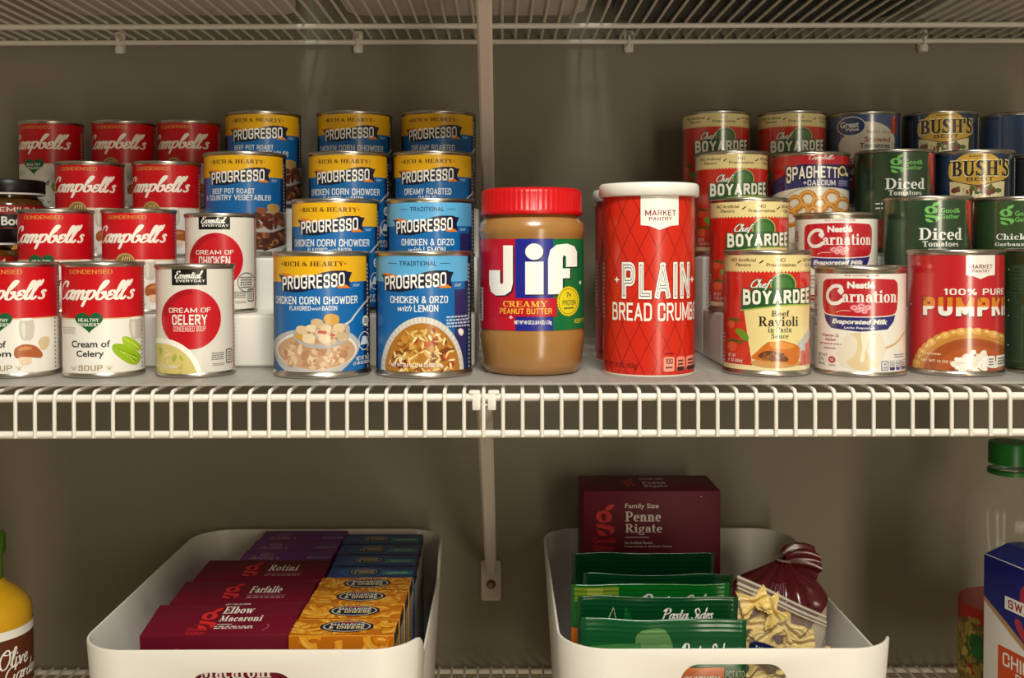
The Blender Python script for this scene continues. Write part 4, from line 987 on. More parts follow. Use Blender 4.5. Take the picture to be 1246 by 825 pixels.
# ------------------------------------------------------------------ cans
CANS = {}
def can_parts(D, H):
    key = (D, H)
    if key in CANS: return CANS[key]
    R = D / 2; b = R - 1.3
    prof = [(0, 2.2), (R - 5, 2.2), (R - 3.2, .6), (R - 1, 0), (R - .1, .8), (R, 2), (R - .4, 3.1), (b, 4.2), (b, H - 4.2), (R - .4, H - 3.1), (R, H - 2), (R - .1, H - .8), (R - 1, H), (R - 2, H - .6), (R - 2.6, H - 3.2)]
    body = MB().lathe(prof, 96).mesh(STEEL, angle=60)
    lp = [(R - 2.6, H - 3.2), (R - 5, H - 3.6), (R - 7, H - 3.0), (R - 11, H - 3.0), (R - 12, H - 3.6), (R * .45, H - 3.6), (R * .42, H - 3.2), (0, H - 3.2)]
    lid = MB().lathe(lp, 64).mesh(RIMM, angle=60)
    CANS[key] = (body, lid); return CANS[key]
LABS = {}
def can(kind, name, label, cat, D, H, x, y, z, rz=0, group=None):
    t = thing(name, label, cat, (x, y, z), rz - math.degrees(math.atan2(x, y)), group)   # fronts turned to the person at the shelf
    body, lid = can_parts(D, H)
    put('can_body', body, t, (0, 0, 0)); put('can_lid', lid, t, (0, 0, 0))
    if kind not in LABS:
        f, *ar = kind if isinstance(kind, tuple) else (kind,)
        LABS[kind] = f(*ar)
    put('paper_label', LABS[kind], t, (0, 0, 0))
    return t
S1, S2, S3, S4 = 0, 47, 97, 147.5
Y1, Y2, Y3, Y4 = 868, 952, 1036, 1120
cel, mus, med = (lab_red, 'celery'), (lab_red, 'mushroom'), (lab_red, 'medal')
GR = 'red and white soup cans on the left'
for k, lab, x, y, z, rz in [
    (mus, 'red and white mushroom soup can at the shelf front, cut by the left picture edge', -412, Y1, S1, -6),
    (cel, 'red and white celery soup can standing directly on the shelf front', -339, Y1, S1, 0),
    (cel, 'red and white soup can with green heart on the lowest step, behind mushroom soup', -415, Y2, S2, -2),
    (med, 'red and white soup can with gold medal on the lowest step, behind celery soup', -337.7, Y2, S2, -2),
    (med, 'red soup can on the middle riser step, right beside the upper bouillon jar', -416.6, Y3, S3, -1),
    (med, 'red soup can on the middle riser step, beside the beef pot roast can', -339, Y3, S3, -7),
    (cel, 'dim red soup can with green heart on the top step, leftmost of its row', -491.7, Y4, S4, -13),
    (med, 'dim red soup can on the top step, second from the left in its row', -412.6, Y4, S4, -5),
    (med, 'dim red soup can on the top step, beside the rearmost beef pot roast can', -341.6, Y4, S4, -9)]:
    can(k, 'soup_can', lab, 'soup can', 67.5, 95, x, y, z, rz, GR)
can((lab_disc, 'CELERY'), 'soup_can', 'off-white cream of celery can with a red disc, at the shelf front', 'soup can', 66, 93, -261, Y1, S1, 0, 'off-white soup cans with a red disc')
can((lab_disc, 'CHICKEN'), 'soup_can', 'off-white cream of chicken can with a red disc, on the lowest riser step', 'soup can', 66, 91, -262, Y2, S2, -2, 'off-white soup cans with a red disc')
GP = 'big soup cans with a wavy navy banner'
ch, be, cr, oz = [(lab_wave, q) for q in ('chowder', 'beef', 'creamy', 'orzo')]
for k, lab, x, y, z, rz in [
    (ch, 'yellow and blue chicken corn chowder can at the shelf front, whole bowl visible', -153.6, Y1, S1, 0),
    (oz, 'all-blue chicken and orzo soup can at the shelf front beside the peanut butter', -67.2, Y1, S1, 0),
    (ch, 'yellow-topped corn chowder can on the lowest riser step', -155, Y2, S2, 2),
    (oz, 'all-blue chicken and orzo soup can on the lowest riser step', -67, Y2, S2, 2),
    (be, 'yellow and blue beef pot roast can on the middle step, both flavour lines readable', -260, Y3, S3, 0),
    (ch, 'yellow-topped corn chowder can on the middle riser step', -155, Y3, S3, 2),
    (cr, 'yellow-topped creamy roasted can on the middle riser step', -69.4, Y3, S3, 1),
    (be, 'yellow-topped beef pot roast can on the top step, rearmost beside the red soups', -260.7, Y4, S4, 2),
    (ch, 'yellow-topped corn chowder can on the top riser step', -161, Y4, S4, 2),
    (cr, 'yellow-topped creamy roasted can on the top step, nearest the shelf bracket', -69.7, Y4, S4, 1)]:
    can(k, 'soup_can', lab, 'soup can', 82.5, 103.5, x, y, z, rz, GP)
GB = 'red ravioli cans with a cream top band'
for lab, x, y, z, rz in [
    ('red and cream beef ravioli can at the shelf front, whole label visible', 223.6, Y1, S1, 0),
    ('red and cream ravioli can on the lowest riser step', 228.4, Y2, S2, 0),
    ('red and cream ravioli can on the middle step, beside the pasta rings', 230.7, Y3, S3, -3),
    ('red and cream ravioli can on the top step, farthest left of its row', 232.3, Y4, S4, -5),
    ('red and cream ravioli can on the top step, beside the blue stewed tomatoes', 314.6, Y4, S4, -4)]:
    can(lab_ravioli, 'ravioli_can', lab, 'can of pasta', 73.5, 103.5, x, y, z, rz, GB)
GM = 'white and red evaporated milk cans'
can(lab_milk, 'milk_can', 'white evaporated milk can at the shelf front, between ravioli and pumpkin', 'milk can', 75.5, 90, 302, 866, S1, 0, GM)
can(lab_milk, 'milk_can', 'white evaporated milk can on the lowest riser step', 'milk can', 75.5, 90, 309.4, Y2, S2, 4, GM)
can(lab_pumpkin, 'pumpkin_can', 'red pure pumpkin can with a pie picture at the shelf front', 'can of pumpkin', 78, 103.5, 383.5, 868, S1, 0)
GG = 'dark green cans on the right'
can((lab_green, 'plain'), 'vegetable_can', 'dark green can at the shelf front, cut by the right picture edge', 'can of vegetables', 76, 104, 466, Y1, S1, 0, GG)
can((lab_green, 'diced'), 'tomato_can', 'dark green diced tomatoes can on the lowest riser step, behind the pumpkin', 'can of tomatoes', 79, 104.5, 394, Y2, S2, 0, GG)
can((lab_green, 'chickpeas'), 'chickpea_can', 'green chickpeas can on the lowest riser step', 'can of chickpeas', 79, 104, 479, Y2, S2, -2, GG)
can((lab_green, 'diced'), 'tomato_can', 'dark green diced tomatoes can on the middle step, beside the pasta rings', 'can of tomatoes', 76, 104.5, 395, Y3, S3, -2, GG)
can(lab_rings, 'pasta_ring_can', 'red and purple pasta rings can on the middle riser step', 'can of pasta', 78, 102, 310, Y3, S3, 2)
GK = 'dark blue bean cans with a gold panel'
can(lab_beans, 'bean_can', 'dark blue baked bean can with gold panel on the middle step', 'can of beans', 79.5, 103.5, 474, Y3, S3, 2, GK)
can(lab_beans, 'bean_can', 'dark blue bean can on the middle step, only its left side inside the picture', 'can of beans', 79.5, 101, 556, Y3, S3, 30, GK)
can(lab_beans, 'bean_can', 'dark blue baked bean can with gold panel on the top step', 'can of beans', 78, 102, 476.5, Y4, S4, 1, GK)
can((lab_stewed, 'tomato'), 'tomato_can', 'blue stewed tomatoes can with an off-white blob on the top step', 'can of tomatoes', 78, 102, 392.5, Y4, S4, -2)
can((lab_stewed, 'beans'), 'bean_can', 'plain mid-blue can on the top step, cut by the right picture edge', 'can of beans', 78, 101, 563, Y4, S4, 10)

# ------------------------------------------------------------------ bouillon jars
def bouillon(label, x, y, z):
    t = thing('bouillon_jar', label, 'jar', (x, y, z), 24, 'bouillon jars')
    put('glass_jar', MB().lathe([(0, 0), (30, 0), (33, 3), (33, 52), (31, 57), (27, 60), (27, 66), (0, 66)], 48).mesh(mat((84, 52, 18), .08, coat=.6, name='brown_glass')), t, (0, 0, 0))
    LABS.setdefault('bou', lab_bouillon()); put('paper_label', LABS['bou'], t, (0, 0, 0))
    lid = put('lid', MB().lathe([(33.5, 64.5), (34, 65.5), (34, 76), (33, 77.5), (30, 78), (0, 78)], 96, lambda a, r, z: 1 + (.008 * cos(a * 48) if r > 33.4 and z < 77 else 0)).mesh(mat((16, 15, 15), .35)), t, (0, 0, 0)); lid['label'] = 'black screw lid'
    b = put('lid_band', MB().lathe([(33, 62.6), (34, 62.8), (34, 64.4), (33, 64.6)], 64).mesh(mat((226, 222, 214), .4)), lid, (0, 0, 0)); b['label'] = 'thin white tamper ring'
bouillon('brown bouillon jar with black lid on the middle riser step', -499, Y3, S3)
bouillon('brown bouillon jar with black lid on the lowest riser step, mostly hidden', -488, Y2, S2 )

# ------------------------------------------------------------------ peanut butter jar
t = thing('peanut_butter_jar', 'peanut butter jar with a red lid, in the middle of the can shelf', 'jar', (24.7, 880, 0), -2)
PB = mat((160, 114, 60), .28, coat=.7, name='peanut_butter_behind_plastic', vary=.06, bscale=30)
put('jar_body', MB().lathe([(0, 3), (30, 3), (33, .5), (37, 0), (40.5, 2), (42.5, 8), (44.5, 24), (45.4, 33), (44.3, 36.5), (44.2, 114.5), (45.2, 117), (45.4, 121), (44, 127), (40, 131.5), (38.5, 134), (38.5, 140), (0, 140)], 80).mesh(PB, angle=60), t, (0, 0, 0))
put('paper_label', lab_peanut(), t, (0, 0, 0))
put('lid', MB().lathe([(40, 133.4), (42.6, 133.2), (43.4, 134.2), (43.4, 137), (42.6, 138), (42.6, 152), (41.6, 154.6), (39, 155.8), (30, 156), (29, 155.4), (0, 155.4)], 240, lambda a, r, z: 1 + (.007 * cos(a * 60) if 42.5 < r < 43 and 137.5 < z < 153 else 0)).mesh(mat((200, 12, 20), .35, name='red_lid_plastic'), angle=60), t, (0, 0, 0))['label'] = 'ribbed red screw lid'

# ------------------------------------------------------------------ bread crumb canisters
lidm = mat((232, 228, 220), .35)
LC = lab_crumbs()
cb = MB().lathe([(0, 2), (36, 2), (37, 0), (38.6, 0), (38.9, 1.2), (38.2, 1.8), (38.2, 151), (0, 151)], 96).mesh(mat((226, 216, 204), .5))
cl = MB().lathe([(39.2, 148.2), (41, 148), (42.2, 149), (42.2, 154), (42, 157.5), (40.5, 159.2), (38, 159.4), (37, 157.4), (0, 157.4)], 72).mesh(lidm, angle=60)
for x, y, lab in ((124, 872, 'red bread crumb canister with white lid, front one of three'), (127, 964, 'red bread crumb canister hidden behind the front canister, second of three'), (134, 1056, 'red bread crumb canister nearest the wall, rearmost of three')):
    t = thing('bread_crumb_canister', lab, 'canister', (x, y, 0), -8, 'bread crumb canisters')
    put('cardboard_tube', cb, t, (0, 0, 0)); put('paper_label', LC, t, (0, 0, 0)); put('lid', cl, t, (0, 0, 0))['label'] = 'white plastic lid'

# ------------------------------------------------------------------ storage bins
BIN = mat((234, 228, 218), .4, name='bin_plastic')
def storage_bin(label, x0, x1, y0, y1, zb, hgt, hole):
    W, D = x1 - x0, y1 - y0; cx, cy = (x0 + x1) / 2, (y0 + y1) / 2; r = 42; th = 2.8; taper = .07
    t = thing('storage_bin', label, 'bin', (cx, cy, zb))
    def outline(inset):
        w, d, rr = W / 2 - inset, D / 2 - inset, r - inset; p = []
        for ox, oy, a0, n in ((w - rr, -d + rr, -pi / 2, 0), (w - rr, d - rr, 0, 24), (-w + rr, d - rr, pi / 2, 0), (-w + rr, -d + rr, pi, 0)):
            if n:  # right side, cut down for a hand
                y_a, y_b = -d + rr, d - rr
                for i in range(1, n): p.append((w, y_a + (y_b - y_a) * i / n))
            p += ell(ox, oy, rr, rr, 12, a0, a0 + pi / 2)
        return p
    def dip(x, y):
        if x < W / 2 - r * .6 - 3: return 0
        a = (y + D / 2) * 1.0
        s = lambda e0, e1, v: max(0, min(1, (v - e0) / (e1 - e0)))
        q = s(26, 62, a) * (1 - s(D - 110, D - 70, a)); q = q * q * (3 - 2 * q)
        return 25 * q
    def ring(inset, kind):
        o = []
        for x, y in outline(inset):
            if kind == 'b': k = 1 - taper; o.append((x * k, y * (1 - taper * .6), 0 if inset == 0 else th))
            else: o.append((x, y, hgt - dip(x, y) - (0 if kind == 't' else 1.2)))
        return o
    A, B, C, E = ring(0, 'b'), ring(0, 'r'), ring(th, 'r'), ring(th, 'b')
    T1, T2 = ring(.7, 't'), ring(th - .7, 't')
    n = len(A); mb = MB()
    vs = A + B + T1 + T2 + C + E
    skip = n - 1   # the straight front run, from the last outline point to the first
    fs = []
    for lv in range(5):
        for i in range(n):
            j = (i + 1) % n
            if i == skip and lv in (0, 4): continue
            fs.append((lv * n + i, lv * n + j, (lv + 1) * n + j, (lv + 1) * n + i))
    fs.append(tuple(range(n - 1, -1, -1))); fs.append(tuple(range(5 * n, 6 * n)))
    mb.add(vs, fs)
    # front panel with its rounded hand hole
    hx0, hx1, hz0, hz1 = hole; hx0 -= cx; hx1 -= cx; rr = (hz1 - hz0) / 2 * .9; hp = []
    for ox, oz, a0 in ((hx1 - rr, hz1 - rr, 0), (hx0 + rr, hz1 - rr, pi / 2), (hx0 + rr, hz0 + rr, pi), (hx1 - rr, hz0 + rr, 3 * pi / 2)): hp += ell(ox, oz, rr, rr, 8, a0, a0 + pi / 2)
    def panel(P, Q, flip):
        b0, b1, t1, t0 = P[skip], P[0], Q[0], Q[skip]
        def onp(x, z):
            v = (z - b0[2]) / (t0[2] - b0[2]); return (x, b0[1] + (t0[1] - b0[1]) * v, z)
        loop = [(b0[0], b0[2]), (b1[0], b1[2]), (t1[0], t1[2]), (t0[0], t0[2])]
        tr = tess([loop, hp]); vs = []; fs = []
        for q in tr:
            ar = (q[1][0] - q[0][0]) * (q[2][1] - q[0][1]) - (q[2][0] - q[0][0]) * (q[1][1] - q[0][1])
            if (ar < 0) != flip: q = q[::-1]
            o = len(vs); vs += [onp(*p) for p in q]; fs.append((o, o + 1, o + 2))
        mb.add(vs, fs); return [onp(*p) for p in hp]
    h1 = panel(A, B, False); h2 = panel(E, C, True); m = len(hp)
    mb.add(h1 + h2, [(i, (i + 1) % m, m + (i + 1) % m, m + i) for i in range(m)])
    me = mb.mesh(BIN, True, 35)
    bm = bmesh.new(); bm.from_mesh(me); bmesh.ops.remove_doubles(bm, verts=bm.verts, dist=1e-6); bmesh.ops.recalc_face_normals(bm, faces=bm.faces); bm.to_mesh(me); bm.free()
    me.set_sharp_from_angle(angle=radians(35))
    put('bin_shell', me, t, (0, 0, 0))
    return t
ZB = -386; HB = 164.5
storage_bin('white plastic bin full of boxed pasta, on the lower shelf', -354, -69, 826, 1186, ZB, HB, (-257, -172, 112, 146))
storage_bin('white plastic bin holding green packets and pasta bags, on the lower shelf', 45, 327, 826, 1186, ZB, HB, (144, 231, 117, 152))
ZI = ZB + 3.4     # inside floor of a bin

# ------------------------------------------------------------------ pasta boxes
def face_map(o, ux, vx):
    o, ux, vx = Vector(o), Vector(ux), Vector(vx); n = ux.cross(vx).normalized()
    return lambda u, v, L: (tuple(o + ux * u + vx * v + n * (L * .07)), tuple(n))
BODY = [None]
def carton(name, label, cat, w, d, h, loc, m, rx=0, rz=0, group=None, bev=1.2):
    """box whose base front edge sits on loc"""
    t = thing(name, label, cat, loc, rz, group, rx)
    BODY[0] = put('box_body', MB().box(-w / 2, w / 2, 0, d, 0, h, bev, 2).mesh(m), t, (0, 0, 0))
    return t
MAR = mat((104, 12, 34), .5, spec=.3, coat=0, name='maroon_card')
def dry_red(t, w, d, h, title, front=None):
    rd = (206, 40, 38); W = (236, 226, 216)
    a = Art(); a.raw = True; a.rough = .4; a.clip = (-w / 2 + 1, .5, w / 2 - 1, d - .5)
    s = d / 52
    glogo_y(a, -20, 8 * s + 2, -4, 44 * s, rd)
    if len(title) == 2:
        a.text('Good&', -26, 12 * s, -9, 6.5 * s, rd, bold=.01); a.text('Gather', -26, 5.5 * s, -9, 1 * s, rd, bold=.01)
        a.stext(title[0], -3, 46 * s, 24, 34 * s, W, 2, shear=.12); a.stext(title[1], -3, 31 * s, 34, 21 * s, W, 2, shear=.12); a.rect(-3, 16 * s, 10, 16.8 * s, W); a.lines(-4, 9 * s, 30, 14 * s, 2, W, 2)
        a.text('LIFT TAB TO OPEN', -4, 51 * s, 18, 49 * s, W, 2)
        a.stroke([(38, 6), (42, 14), (40, 18)], .7, (170, 110, 120), 1)
    else:
        a.stext(title[0], 4, 38 * s, 34, 22 * s, W, 2, shear=.12); a.rect(4, 16 * s, 40, 17 * s, (170, 130, 140)); a.lines(4, 10 * s, 40, 14 * s, 1, (200, 160, 160))
    put('top_print', a.build(face_map((0, 0, h + .08), (1, 0, 0), (0, 1, 0))), BODY[0], (0, 0, 0))
    if front:
        b = Art(); b.raw = True; b.rough = .4; b.clip = (-w / 2 + 1, 1, w / 2 - 1, h - 1)
        b.poly([(-44, h - 19), (-34, h - 12), (-30, h - 13), (-34, h - 19)], rd, 1, 3); glogo_y(b, -52, h - 60, -34, h - 20, rd)
        b.stext('Macaroni', -14, h - 25, 46, h - 39, W, 2); b.rect(-14, h - 46, 10, h - 45.4, W); b.lines(-14, h - 58, 30, h - 50, 2, W)
        b.ellipse(0, 34, 48, 26, (224, 170, 70), 1); b.bits(0, 34, 44, 22, 60, [(236, 190, 96), (210, 150, 56), (246, 214, 130)], (4, 7), 2, 3, (.4, .6))
        put('front_print', b.build(face_map((0, -.08, 0), (1, 0, 0), (0, 0, 1))), BODY[0], (0, 0, 0))
def glogo_y(a, x0, y0, x1, y1, c, L=2):
    """same letter mark, for artwork with y upwards"""
    b = Art(); b.raw = True
    glogo(b, x0, -y1, x1, -y0, c, L)
    ci = a.col(c); a.tris += [(tuple((p[0], -p[1]) for p in t), ci, l) for t, _, l in b.tris]
t = carton('pasta_box', 'maroon elbow macaroni box at the front of the left bin, top slightly crushed', 'pasta box', 127, 59, 163, (-244, 872, ZI + .8), MAR, 6, 2, 'maroon pasta boxes in the left bin')
dry_red(t, 127, 59, 163, ('Elbow', 'Macaroni'), True)
t = carton('pasta_box', 'maroon farfalle pasta box, between elbow macaroni and rotini', 'pasta box', 127, 54, 163, (-244, 942, ZI), MAR, 3, 1, 'maroon pasta boxes in the left bin')
dry_red(t, 127, 54, 163, ('Farfalle',))
t = carton('pasta_box', 'maroon rotini pasta box, in front of the purple boxes', 'pasta box', 127, 58, 163, (-242, 1003, ZI), MAR, 2, 0, 'maroon pasta boxes in the left bin')
dry_red(t, 127, 58, 163, ('Rotini',))

# purple boxes
PUR = mat((124, 50, 138), .45, coat=0, name='purple_card')
a = Art(); a.raw = True; gd = (214, 176, 130); a.clip = (-47, .5, 47, 28)
a.ring(-22, 18, 6, 5, .9, gd, 1); a.ring(-22, 18, 2.6, 2.6, .8, gd, 1); a.text("Annie's", -38, 13, -6, 3, gd, 2, bold=.0, shear=.2)
a.rrect(22, 6, 45, 13, 1.5, (150, 140, 186), 1); a.lines(24, 8, 43, 12, 1, (70, 50, 96), 2); a.rrect(24, 16, 45, 20, 1, (96, 70, 120), 1)
a.stroke([(-46, 2), (-20, 1), (10, 2), (46, 1)], .8, (140, 80, 140), 1)
PT = a.build(face_map((0, 0, 163.08), (1, 0, 0), (0, 1, 0)))
for i, (y, lab) in enumerate([(1062.5, 'purple mac and cheese box just behind the rotini box'), (1099, 'purple mac and cheese box, middle one of three'), (1135.5, 'purple mac and cheese box against the back of the left bin')]):
    t = carton('macaroni_box', lab, 'mac and cheese box', 95, 37, 163, (-229 + i * 1.5, y, ZI), PUR, 1, 0, 'purple mac and cheese boxes')
    put('top_print', PT, BODY[0], (0, 0, 0))

# side print shared by the narrow boxes
def side_print(d, h, base, ink):
    a = Art(); a.raw = True; a.rough = .5; a.clip = (.5, 1, d - .5, h - 1)
    a.rect(0, 0, d, h, base, 0)
    a.rect(6, 8, d - 4, h - 12, (196, 192, 180), .5)
    r = random.Random(2)
    for i in range(30):
        y = 12 + i * 4.8
        if y > h - 16: break
        a.stroke([(7, y), (d * .4, y + r.uniform(-2, 2)), (d - 5, y + r.uniform(-1, 1))], 1.1, ink, 1, 0, False)
    for x in (d * .35, d * .68): a.rect(x, 10, x + .8, h - 14, ink, 1)
    return a
def roundel(a, cx, cy, rx, ry):
    a.ellipse(cx, cy, rx, ry, (18, 22, 56), 6); a.ring(cx, cy, rx * .86, ry * .84, ry * .09, (214, 206, 180), 6.4)
    a.text('MACARONI', cx - rx * .62, cy + ry * .5, cx + rx * .62, cy + ry * .12, (240, 236, 220), 7, bold=.03); a.text('& CHEESE', cx - rx * .66, cy + ry * .05, cx + rx * .66, cy - ry * .4, (240, 226, 160), 7, bold=.05)
    a.rect(cx - rx * .3, cy + ry * .58, cx + rx * .3, cy + ry * .74, (190, 40, 44), 7)
def elbows(a, x0, x1, y0, y1, n, seed):
    r = random.Random(seed)
    a.rect(x0, y0, x1, y1, (196, 112, 16), .5)
    for i in range(n):
        x, y = r.uniform(x0, x1), r.uniform(y0, y1); t0 = r.uniform(0, 6.28); R = r.uniform(7, 13); sp = r.uniform(1.1, 2.2)
        pts = [(x + R * cos(t0 + sp * k / 6), y + R * sin(t0 + sp * k / 6)) for k in range(7)]
        L = 1 + i * .075
        a.stroke(pts, 7.4, (186, 98, 10), L, 0, False); a.stroke(pts, 6.3, r.choice([(228, 146, 24), (234, 158, 34), (220, 132, 18), (238, 168, 48)]), L + .025, 0, False)
        hp = [(x + (R + .9) * cos(t0 + sp * (k + .5) / 6), y + (R + .9) * sin(t0 + sp * (k + .5) / 6)) for k in range(1, 5)]
        a.stroke(hp, 2.0, (246, 194, 84), L + .05, 0, False)
YEL = mat((214, 140, 30), .36, coat=.25, name='yellow_card')
NV = mat((20, 56, 124), .36, coat=.25, name='blue_card')
side = side_print(36, 165, (24, 26, 40), (40, 42, 48)).build(face_map((44.6, 0, 0), (0, 1, 0), (0, 0, 1)))
for i, (y, lab) in enumerate([(851, 'yellow mac and cheese box at the very front of the left bin'), (889, 'yellow mac and cheese box, second from the bin front'), (927, 'yellow mac and cheese box, third from the bin front'), (964, 'yellow mac and cheese box touching the blue boxes')]):
    t = carton('macaroni_box', lab, 'mac and cheese box', 89, 36.5, 164, (-136.5 + i * .8, y, ZI), YEL, 0, 0, 'yellow mac and cheese boxes')
    a = Art(); a.raw = True; a.rough = .36; a.coat = .25; a.clip = (-44, .5, 44, 36); elbows(a, -44, 44, 0, 36.5, 62, 10 + i); roundel(a, 2, 18.5, 23, 13.5)
    put('top_print', a.build(face_map((0, 0, 164.08), (1, 0, 0), (0, 1, 0))), BODY[0], (0, 0, 0))
    put('side_print', side, BODY[0], (0, 0, 0))
    if i == 0:
        b = Art(); b.raw = True; b.rough = .36; b.coat = .25; b.clip = (-44, 1, 44, 163); elbows(b, -44, 44, 60, 164, 60, 31)
        b.rect(-44, 0, 44, 42, (16, 40, 120), 8); b.ellipse(6, 112, 34, 34, (18, 60, 140), 8, 48); b.ring(6, 112, 32, 32, 1.6, (120, 180, 220), 9); b.text('CHEESE', -20, 118, 32, 104, (240, 226, 150), 10, bold=.05); b.text('MACARONI', -18, 132, 30, 122, WHITE, 10, bold=.04)
        put('front_print', b.build(face_map((0, -.08, 0), (1, 0, 0), (0, 0, 1))), BODY[0], (0, 0, 0))
a = Art(); a.raw = True; a.rough = .36; a.coat = .2; a.clip = (-43, .5, 43, 36.5)
a.rect(-43, 0, 43, 37, (16, 66, 140), .5); a.ellipse(-8, 18, 26, 17, (30, 92, 160), 1); roundel(a, -8, 18, 15, 11)
a.rect(10, 9, 40, 22, (40, 150, 150), 2); a.text('spirals', 15, 19, 36, 11, (214, 226, 200), 3, bold=.01, shear=.2); a.rect(-43, 34, 43, 37, (8, 20, 50), 2)
BT = a.build(face_map((0, 0, 163.08), (1, 0, 0), (0, 1, 0)))
for i, (y, lab) in enumerate([(1002, 'dark blue pasta box right behind the yellow boxes'), (1041, 'dark blue pasta box, second behind the yellow boxes'), (1079.5, 'dark blue pasta box, second from the bin back'), (1118, 'dark blue pasta box at the back of the left bin')]):
    t = carton('macaroni_box', lab, 'mac and cheese box', 87, 38, 163, (-132 - i * .9, y, ZI), NV, 0, 0, 'dark blue mac and cheese boxes')
    put('top_print', BT, BODY[0], (0, 0, 0)); put('side_print', side, BODY[0], (-1.05, 0, 0))

# penne box in the right bin
t = carton('pasta_box', 'tall maroon penne rigate box at the back of the right bin', 'pasta box', 145, 74, 231, (157, 1076, ZI), MAR, 0, 0)
a = Art(cx=386, yb=92 + 231 / .316, kx=.3208, ky=.316); a.rough = .4; a.clip = (-71, 1, 71, 230)
rd = (206, 40, 38); W = (240, 230, 220)
glogo(a, 200, 136, 262, 242, rd); a.text('Good&', 192, 249, 268, 268, rd, bold=.01); a.text('Gather', 192, 274, 264, 292, rd, bold=.01)
a.text('Family Size', 297, 134, 408, 155, W, bold=.01); a.stext('Penne', 297, 161, 416, 195, W); a.stext('Rigate', 297, 203, 420, 240, W); a.rect(297, 247, 376, 249, W)
a.text('No Artificial Flavors,', 296, 262, 390, 272, W, bold=.01); a.text('Preservatives or Synthetic Colors', 296, 275, 452, 284, W, bold=.01); a.ellipse(548, 112, 2, 2, W)
put('front_print', a.build(face_map((0, -.08, 0), (1, 0, 0), (0, 0, 1))), BODY[0], (0, 0, 0))
a = Art(); a.raw = True; a.clip = (-70, 1, 70, 73); glogo_y(a, -26, 22, -14, 56, rd); a.text('Family Size', -6, 58, 20, 50, W); a.stext('Penne', -6, 44, 20, 32, W); a.stext('Rigate', -6, 28, 20, 14, W)
put('top_print', a.build(face_map((0, 0, 231.08), (1, 0, 0), (0, 1, 0))), BODY[0], (0, 0, 0))

# ------------------------------------------------------------------ green pasta packets
def packet(label, x, y, w, h, tint, rx, rz, seed, look):
    t = thing('pasta_packet', label, 'packet', (x, y, ZI + .6), rz, 'green pasta packets in the right bin', rx)
    r = random.Random(seed); ph = [r.uniform(0, 6) for _ in range(6)]
    def prof(u, v):   # u, v in 0..1; half thickness in mm
        e = max(0, sin(pi * min(1, max(0, (v - .08) / .8)))) ** .6 * max(0, sin(pi * u)) ** .45
        cr = .22 * sin(v * h * 1.5) if v > .92 else 0
        return .5 + 6.2 * e, cr
    def wob(u, v): return 1.0 * sin(u * 7 + ph[0]) * v + .5 * sin(u * 17 + ph[1]) * v * v + 1.1 * sin(u * 5 + v * 9 + ph[2]) * sin(pi * v)
    def pos(u, v, side):
        p, cr = prof(u, v); return (-w / 2 + u * w, side * p + wob(u, v) + cr, v * h + .8 * sin(u * 9 + ph[3]) * (v ** 6))
    mb = MB(); NU, NV_ = 28, 150
    mb.grid(lambda a, b: pos(a, b, -1), NU, NV_); mb.grid(lambda a, b: pos(1 - a, b, 1), NU, NV_)
    me = mb.mesh(mat(tint, .22, coat=.5, name='green_foil', bump=.4, bscale=35))
    bm = bmesh.new(); bm.from_mesh(me); bmesh.ops.remove_doubles(bm, verts=bm.verts, dist=2e-6)
    bd = [e for e in bm.edges if len(e.link_faces) == 1]
    try: bmesh.ops.bridge_loops(bm, edges=bd)
    except Exception: pass
    bm.to_mesh(me); bm.free()
    pouch = put('foil_pouch', me, t, (0, 0, 0))
    def fn(u, v, L):
        q, s = (u + w / 2) / w, v / h; e = .004
        p = Vector(pos(q, s, -1)); n = (Vector(pos(q + e, s, -1)) - p).cross(Vector(pos(q, s + e, -1)) - p).normalized()
        return tuple(p + n * (.16 + L * .1)), tuple(n)
    a = Art(); a.raw = True; a.rough = .24; a.coat = .5; a.clip = (-w / 2 + .6, 1, w / 2 - .6, h - 1)
    look(a, w, h)
    put('printed_front', a.build(fn, w / 28, h / 150), pouch, (0, 0, 0))
def sides_logo(a, x0, x1, y1, y0): a.btext('Pasta', x0, y1, x0 + (x1 - x0) * .52, y0, WHITE, 3, w=.3, lean=.25); a.btext('Sides', x0 + (x1 - x0) * .56, y1, x1, y0, WHITE, 3, w=.3, lean=.25)
GDK = (6, 66, 32)
def look_a(a, w, h):      # front packet: pale window on the left, orange foot with the flavour
    a.poly([(-w * .45, h - 24), (-w * .14, h - 20), (-w * .1, h - 46), (-w * .45, h - 48)], (60, 120, 60), .6, 0); a.poly([(-w * .16, h - 12), (0, h - 8), (8, h - 30), (-8, h - 42), (-20, h - 34)], (96, 140, 84), .5, 5)
    a.poly([(-20, h - 40), (12, h - 30), (12, h - 46), (-22, h - 46)], (20, 120, 64), .8, 0)
    sides_logo(a, 14, 56, h - 20, h - 34)
    a.rect(-w / 2, 0, 50, h - 40, (222, 108, 22), 1); a.rect(50, 0, w / 2, h - 40, (14, 76, 34), 1)
    a.text('CHICKEN', 17, h - 47, 47, h - 55, WHITE, 2, bold=.04); a.text('POTATO', 51.5, h - 43, 67.5, h - 49, (190, 206, 170), 2, bold=.02); a.text('NOODLES', 51.5, h - 51, 67.5, h - 57, (190, 206, 170), 2, bold=.02)
    a.stroke([(22, h - 46), (28, h - 42), (34, h - 40)], .8, (180, 84, 14), 1.5)
    a.bits(0, 34, 50, 24, 70, [(226, 180, 90), (204, 150, 60), (240, 210, 130)], (4, 9), 1.8, 3, (.3, .5))
